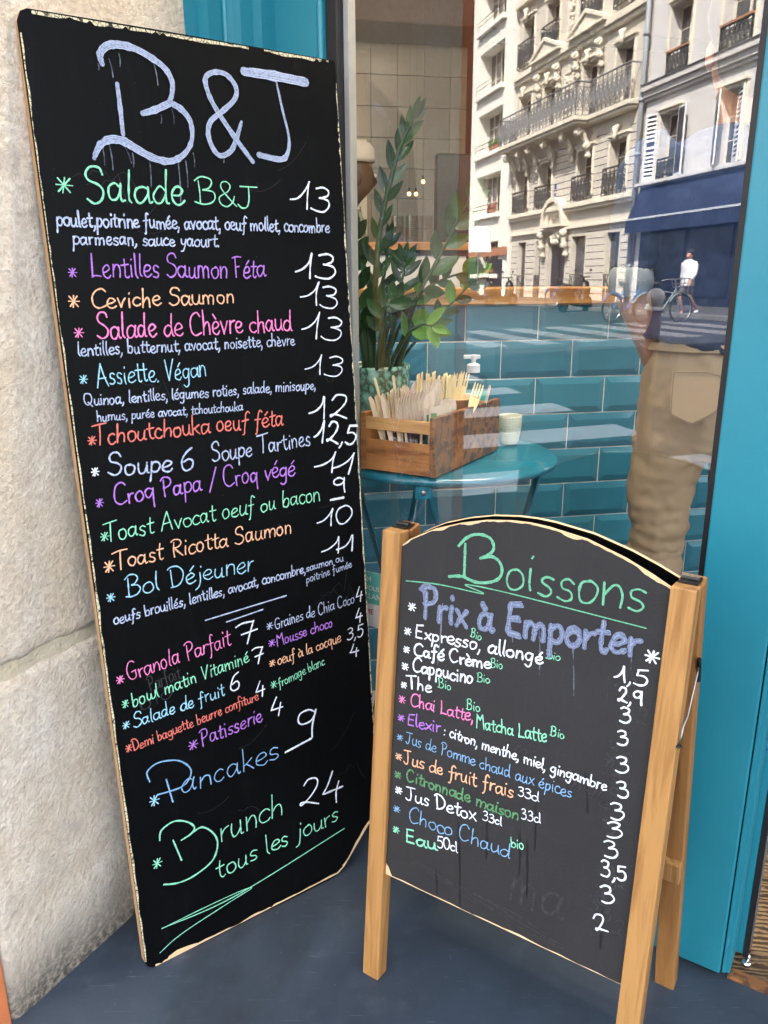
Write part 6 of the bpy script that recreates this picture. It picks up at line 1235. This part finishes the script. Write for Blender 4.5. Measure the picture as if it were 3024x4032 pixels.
# cook in a white paper hat behind the serving counter, in profile
cq = W(BR_M, -.262, 1.95, 0)
ck = thing('person', 'cook in white cap and cream top behind the serving counter', 'person', cq, rz=rotz(79.1)-PI/2+R(0))
ck['label'] = 'cook in white cap and cream top behind the serving counter'
tp = 1.035
J = joints([(-.09,0,.93),(-.10,.01,.5),(-.10,0,.09),(-.1,.14,.03)], [(.09,0,.93),(.10,.01,.5),(.10,0,.09),(.1,.14,.03)], [(-.19,0,1.47),(-.24,.03,1.2),(-.18,.24,1.15),(-.16,.32,1.15)], [(.19,0,1.47),(.24,.03,1.2),(.18,.24,1.15),(.16,.32,1.15)], tp, (0,.06,0))
body(ck, J, 'skin_dark'); face(ck, (0,.075,1.655*tp), 'skin_dark')
mb = MB(); mb.loft([(0,.055,1.785,.088,.112),(0,.055,1.80,.090,.114),(0,.055,1.845,.086,.110),(0,.05,1.868,.074,.098),(0,.05,1.872,.03,.04)], 28); mb.build('cap', 'white_cloth', ck, smooth=True)
cloth('top', 'cream_cloth', ck, [([(0,0,.95),(0,0,1.10),(0,0,1.25),(0,0,1.40),(0,.0,1.50),(0,.01,1.56)], [.17,.165,.175,.185,.15,.07], .74), ([(-.14,0,1.48),(-.20,0,1.43),(-.24,.02,1.26)], [.08,.075,.065], 1), ([(.14,0,1.48),(.20,0,1.43),(.24,.02,1.26)], [.08,.075,.065], 1)], .012, .014, 0)
cloth('trousers', 'shorts', ck, [([(0,0,1.0),(0,0,.86)], [.165,.15], .75), ([(-.09,0,.95),(-.10,0,.5),(-.1,0,.06)], [.09,.07,.06], 1), ([(.09,0,.95),(.10,0,.5),(.1,0,.06)], [.09,.07,.06], 1)], .015, .0, 0)

# pedestrian crossing the street
def street_obj(o, S, n, yaw_st=0, lift=.0):
    o.matrix_world = ST_M @ Matrix.Translation((S, n, sq(n)+lift)) @ Matrix.Rotation(yaw_st, 4, 'Z')
pd = thing('person', 'walker in white hooded jacket and dark shorts crossing the street', 'person')
J = joints([(-.09,0,.88),(-.10,.16,.50),(-.10,-.02,.14),(-.10,.10,.05)], [(.09,0,.88),(.10,-.05,.48),(.10,-.36,.20),(.10,-.30,.09)], [(-.17,0,1.40),(-.22,-.08,1.15),(-.22,-.02,.93),(-.22,0,.85)], [(.17,0,1.40),(.22,.06,1.15),(.20,.16,.96),(.2,.19,.88)], .96)
body(pd, J, 'skin_tan'); face(pd, (0,.03,1.655*.96), 'skin_tan')
mb = MB(); mb.sphere((0,-.01,1.68), .10, 8, sc=(.9,1.05,1)); mb.build('hair', 'hair', pd, smooth=True)
cloth('jacket', 'jacket_white', pd, [([(0,0,.82),(0,0,1.0),(0,0,1.2),(0,0,1.36),(0,0,1.45),(0,-.01,1.50)], [.20,.19,.195,.20,.15,.08], .72), ([(-.13,0,1.40),(-.19,-.02,1.35),(-.225,-.08,1.14),(-.225,-.04,.96)], [.08,.078,.07,.06], 1), ([(.13,0,1.40),(.19,0,1.35),(.225,.06,1.14),(.20,.14,.99)], [.08,.078,.07,.06], 1), ([(-.06,-.11,1.43),(0,-.14,1.42),(.06,-.11,1.43)], [.05,.06,.05], 1)], .015, .02, 0)
cloth('shorts', 'shorts', pd, [([(0,0,.95),(0,0,.80)], [.16,.16], .75), ([(-.09,0,.86),(-.10,.10,.62)], [.10,.095], 1), ([(.09,0,.86),(.10,-.02,.62)], [.10,.095], 1)], .015, 0, 0)
mb = MB(); mb.tube([(-.10,-.06,.06),(-.10,.02,.07),(-.10,.16,.04)], [.05,.055,.04], 10); mb.tube([(.10,-.40,.16),(.10,-.36,.14),(.10,-.26,.08)], [.05,.055,.04], 10); mb.build('shoes', 'shoe_white', pd, smooth=True)
street_obj(pd, 19.8, 13.0, R(160), 0)

# bicycles
def bicycle(label, S, n, yaw, paint='bike_paint', basket=False, lean=0, group=None):
    b = thing('bicycle', label, 'bicycle', group=group)
    for x in (-.53, .53):
        wh = MB(); r_ = .335
        wh.tube([(x+r_*math.cos(t*PI/16), 0, .345+r_*math.sin(t*PI/16)) for t in range(33)], .020, 6, cap=False); wo = wh.build('wheel', 'tyre', b)
        rm = MB(); rm.tube([(x+.312*math.cos(t*PI/16), 0, .345+.312*math.sin(t*PI/16)) for t in range(33)], .010, 6, cap=False)
        for t in range(14): a = t*2*PI/14; rm.tube([(x, (-1)**t*.02, .345), (x+.31*math.cos(a), 0, .345+.31*math.sin(a))], .0022, 3, cap=False)
        rm.tube([(x,-.05,.345),(x,.05,.345)], .02, 8); rm.build('rim', 'steel', wo)
    fr = MB(); bb = (-.07,0,.29); hd = (.34,0,.80); st2 = (-.22,0,.78)
    for p, q, r_ in ((bb,hd,.019),(bb,st2,.016),(st2,(.35,0,.72),.014),((.33,0,.86),(.40,0,.62),.018),((.40,.05,.62),(.53,.05,.345),.012),((.40,-.05,.62),(.53,-.05,.345),.012),(st2,(-.53,.05,.345),.009),(st2,(-.53,-.05,.345),.009),(bb,(-.53,.05,.345),.010),(bb,(-.53,-.05,.345),.010)): fr.tube([p,q], r_, 7)
    for x in (-.53,.53): fr.tube([(x+.385*math.cos(t*PI/14), 0, .345+.385*math.sin(t*PI/14)) for t in range(3, 13)], .022, 6, flat=1)
    fr.build('frame', paint, b)
    hb_ = MB(); hb_.tube([(.33,0,.84),(.31,0,1.02)], .013, 6); hb_.tube([(.14,-.30,1.03),(.27,-.22,1.06),(.32,0,1.03),(.27,.22,1.06),(.14,.30,1.03)], .012, 6); hb_.build('handlebar', 'steel', b)
    sd = MB(); sd.tube([(-.22,0,.76),(-.24,0,.92)], .012, 6); sd.tube([(-.38,0,.95),(-.28,0,.955),(-.08,0,.94)], [.085,.075,.022], 8, flat=.5); sd.build('saddle', 'saddle', b)
    cr_ = MB(); cr_.tube([(-.07,-.06,.29),(-.07,.06,.29)], .05, 12); cr_.tube([(-.07,.08,.29),(.06,.08,.18)], .010, 5); cr_.tube([(-.07,-.08,.29),(-.20,-.08,.40)], .010, 5); cr_.build('crank', 'steel', b)
    if basket:
        bk = MB()
        for z, e in ((.86,.12),(.95,.14),(1.06,.16)): bk.tube([(.46-e*.9,-e,z),(.46+e*.9,-e,z),(.46+e*.9,e,z),(.46-e*.9,e,z),(.46-e*.9,-e,z)], .009, 5)
        for x in (-1,0,1):
            for y in (-1,1): bk.tube([(.46+x*.10,y*.12,.86),(.46+x*.14,y*.16,1.06)], .007, 4)
        bk.box((.36,-.11,.86),(.56,.11,.875)); bk.build('basket', 'steel', b)
    b.matrix_world = ST_M @ Matrix.Translation((S, n, sq(n))) @ Matrix.Rotation(yaw, 4, 'Z') @ Matrix.Rotation(lean, 4, 'X'); return b
bicycle('grey bicycle with a front basket, just left of the white jacketed walker', 17.95, 11.2, R(82), basket=True, lean=R(3))
bicycle('parked bicycle behind the basket bicycle, its wheel overlapping', 19.2, 10.9, R(75), 'bike_blue', lean=R(-5))
bicycle('small parked bicycle by the far kerb, below the carved doorway', 27.2, 12.9, R(70), 'bike_blue', lean=R(5))
bicycle('bicycle parked by the far kerb near the white building', 37.0, 12.4, R(60), 'bike_paint')
# scooters
def scooter(label, S, n, yaw, paint):
    b = thing('scooter', label, 'scooter')
    for x in (-.62,.62):
        w_ = MB(); w_.lathe([(.10,-.05),(.22,-.055),(.25,-.03),(.25,.03),(.22,.055),(.10,.05)], n=20); wo = w_.build('wheel', 'tyre', b); wo.location = (x,0,.25); wo.rotation_euler = (PI/2,0,0)
        h_ = MB(); h_.lathe([(.0001,-.04),(.10,-.045),(.10,.045),(.0001,.04)], n=12); h_.build('rim', 'steel', wo)
    bd = MB(); bd.tube([(-.85,0,.66),(-.62,0,.60),(-.30,0,.48),(-.12,0,.30),(.22,0,.26),(.42,0,.40),(.46,0,.72),(.40,0,.96)], [.07,.16,.19,.12,.13,.17,.19,.12], 12, flat=1); bd.build('body', paint, b, smooth=True)
    s_ = MB(); s_.tube([(-.80,0,.80),(-.55,0,.80),(-.15,0,.74),(.02,0,.70)], [.08,.14,.14,.06], 10, flat=.55); s_.build('seat', 'saddle', b, smooth=True)
    h_ = MB(); h_.tube([(.40,0,.95),(.36,0,1.08)], .03, 8); h_.tube([(.24,-.36,1.10),(.35,-.12,1.10),(.35,.12,1.10),(.24,.36,1.10)], .02, 8); h_.build('handlebar', 'black_plastic', b)
    for s2 in (-1,1): m_ = MB(); m_.tube([(.30,s2*.22,1.10),(.32,s2*.28,1.28)], .008, 5); m_.sphere((.32,s2*.30,1.32), .05, 6, sc=(.4,1.2,.8)); m_.build('mirror', 'black_plastic', b, smooth=True)
    l_ = MB(); l_.sphere((.58,0,.90), .075, 7, sc=(.6,1,.8)); l_.build('headlight', 'steel', b, smooth=True)
    b.matrix_world = ST_M @ Matrix.Translation((S, n, sq(n))) @ Matrix.Rotation(yaw, 4, 'Z')
scooter('black scooter parked left of the doorway across the street', 31.0, 12.0, R(70), 'black_plastic')
scooter('dark blue scooter parked below the doorway arch', 33.6, 12.0, R(80), 'shop_dark')
scooter('black scooter parked right of the small bicycle', 24.8, 12.2, R(64), 'black_plastic')
scooter('black scooter parked farthest along, near the white van', 37.5, 12.1, R(78), 'black_plastic')
# van
vn = thing('van', 'white delivery van parked far down the street', 'van')
mb = MB(); mb.prism([(-2.6,.45),(2.5,.45),(2.6,1.05),(2.05,1.35),(1.55,2.25),(1.2,2.5),(-2.5,2.5),(-2.6,2.3)], -.95, .95); mb.build('body', 'van_white', vn, bevel=.06)
mb = MB(); mb.prism([(1.62,2.18),(2.02,1.42),(2.06,1.42),(1.66,2.22)], -.80, .80); mb.build('windscreen', 'pane_dark', vn)
for s_ in (-1,1):
    m_ = MB(); m_.prism([(.6,1.45),(1.75,1.45),(1.42,2.12),(.6,2.12)], s_*.955-.004, s_*.955+.004); m_.build('side_window', 'pane_dark', vn)
    m_ = MB(); m_.box((2.50,s_*.75-.14,.85),(2.60,s_*.75+.14,1.05)); m_.build('headlight', 'steel', vn, bevel=.02)
    for x in (-1.6,1.7):
        w_ = MB(); w_.lathe([(.0001,-.1),(.22,-.11),(.34,-.11),(.36,0),(.34,.11),(.22,.11),(.0001,.1)], n=22); wo = w_.build('wheel', 'tyre', vn); wo.location = (x, s_*.88, .36); wo.rotation_euler = (PI/2,0,0)
m_ = MB(); m_.box((2.55,-.9,.42),(2.68,.9,.75)); m_.build('bumper', 'black_plastic', vn, bevel=.03)
vn.matrix_world = ST_M @ Matrix.Translation((43.0, 11.6, sq(11.6))) @ Matrix.Rotation(R(178), 4, 'Z')
# pale upright banner and bollard
bn = thing('white_banner', 'bright white upright sign panel standing far down the kerb', 'sign'); mb = MB(); mb.prism([(-.60,2.2),(.60,2.2),(.46,3.3),(-.46,3.3)], -.03, .03); mb.build('panel', 'van_white', bn)
mb = MB(); mb.tube([(0,0,0),(0,0,2.2)], .04, 8); mb.build('post', 'rail_grey', bn); street_obj(bn, 35.5, 12.6, R(125))
bo = thing('bollard', 'brown street bollard topped with a pale ball', 'bollard', (0,0,0))
mb = MB(); mb.lathe([(.045,0),(.042,.9),(.040,1.12),(.0001,1.12)], n=20); mb.build('post', 'bollard_brown', bo, smooth=True)
mb = MB(); mb.lathe([(.0001,1.118),(.046,1.12),(.046,1.132),(.034,1.138),(.030,1.146)], n=24); mb.sphere((0,0,1.195), .052, 12); mb.build('ball', 'bollard_ball', bo, smooth=True)
street_obj(bo, 4.23, 2.57)
for i, S in enumerate((7.5, 10.4)):
    c_ = copy_tree(bo); street_obj(c_, S, 13.3); c_['label'] = ('nearer','farther')[i]+' bollard on the far pavement, pale ball on top'
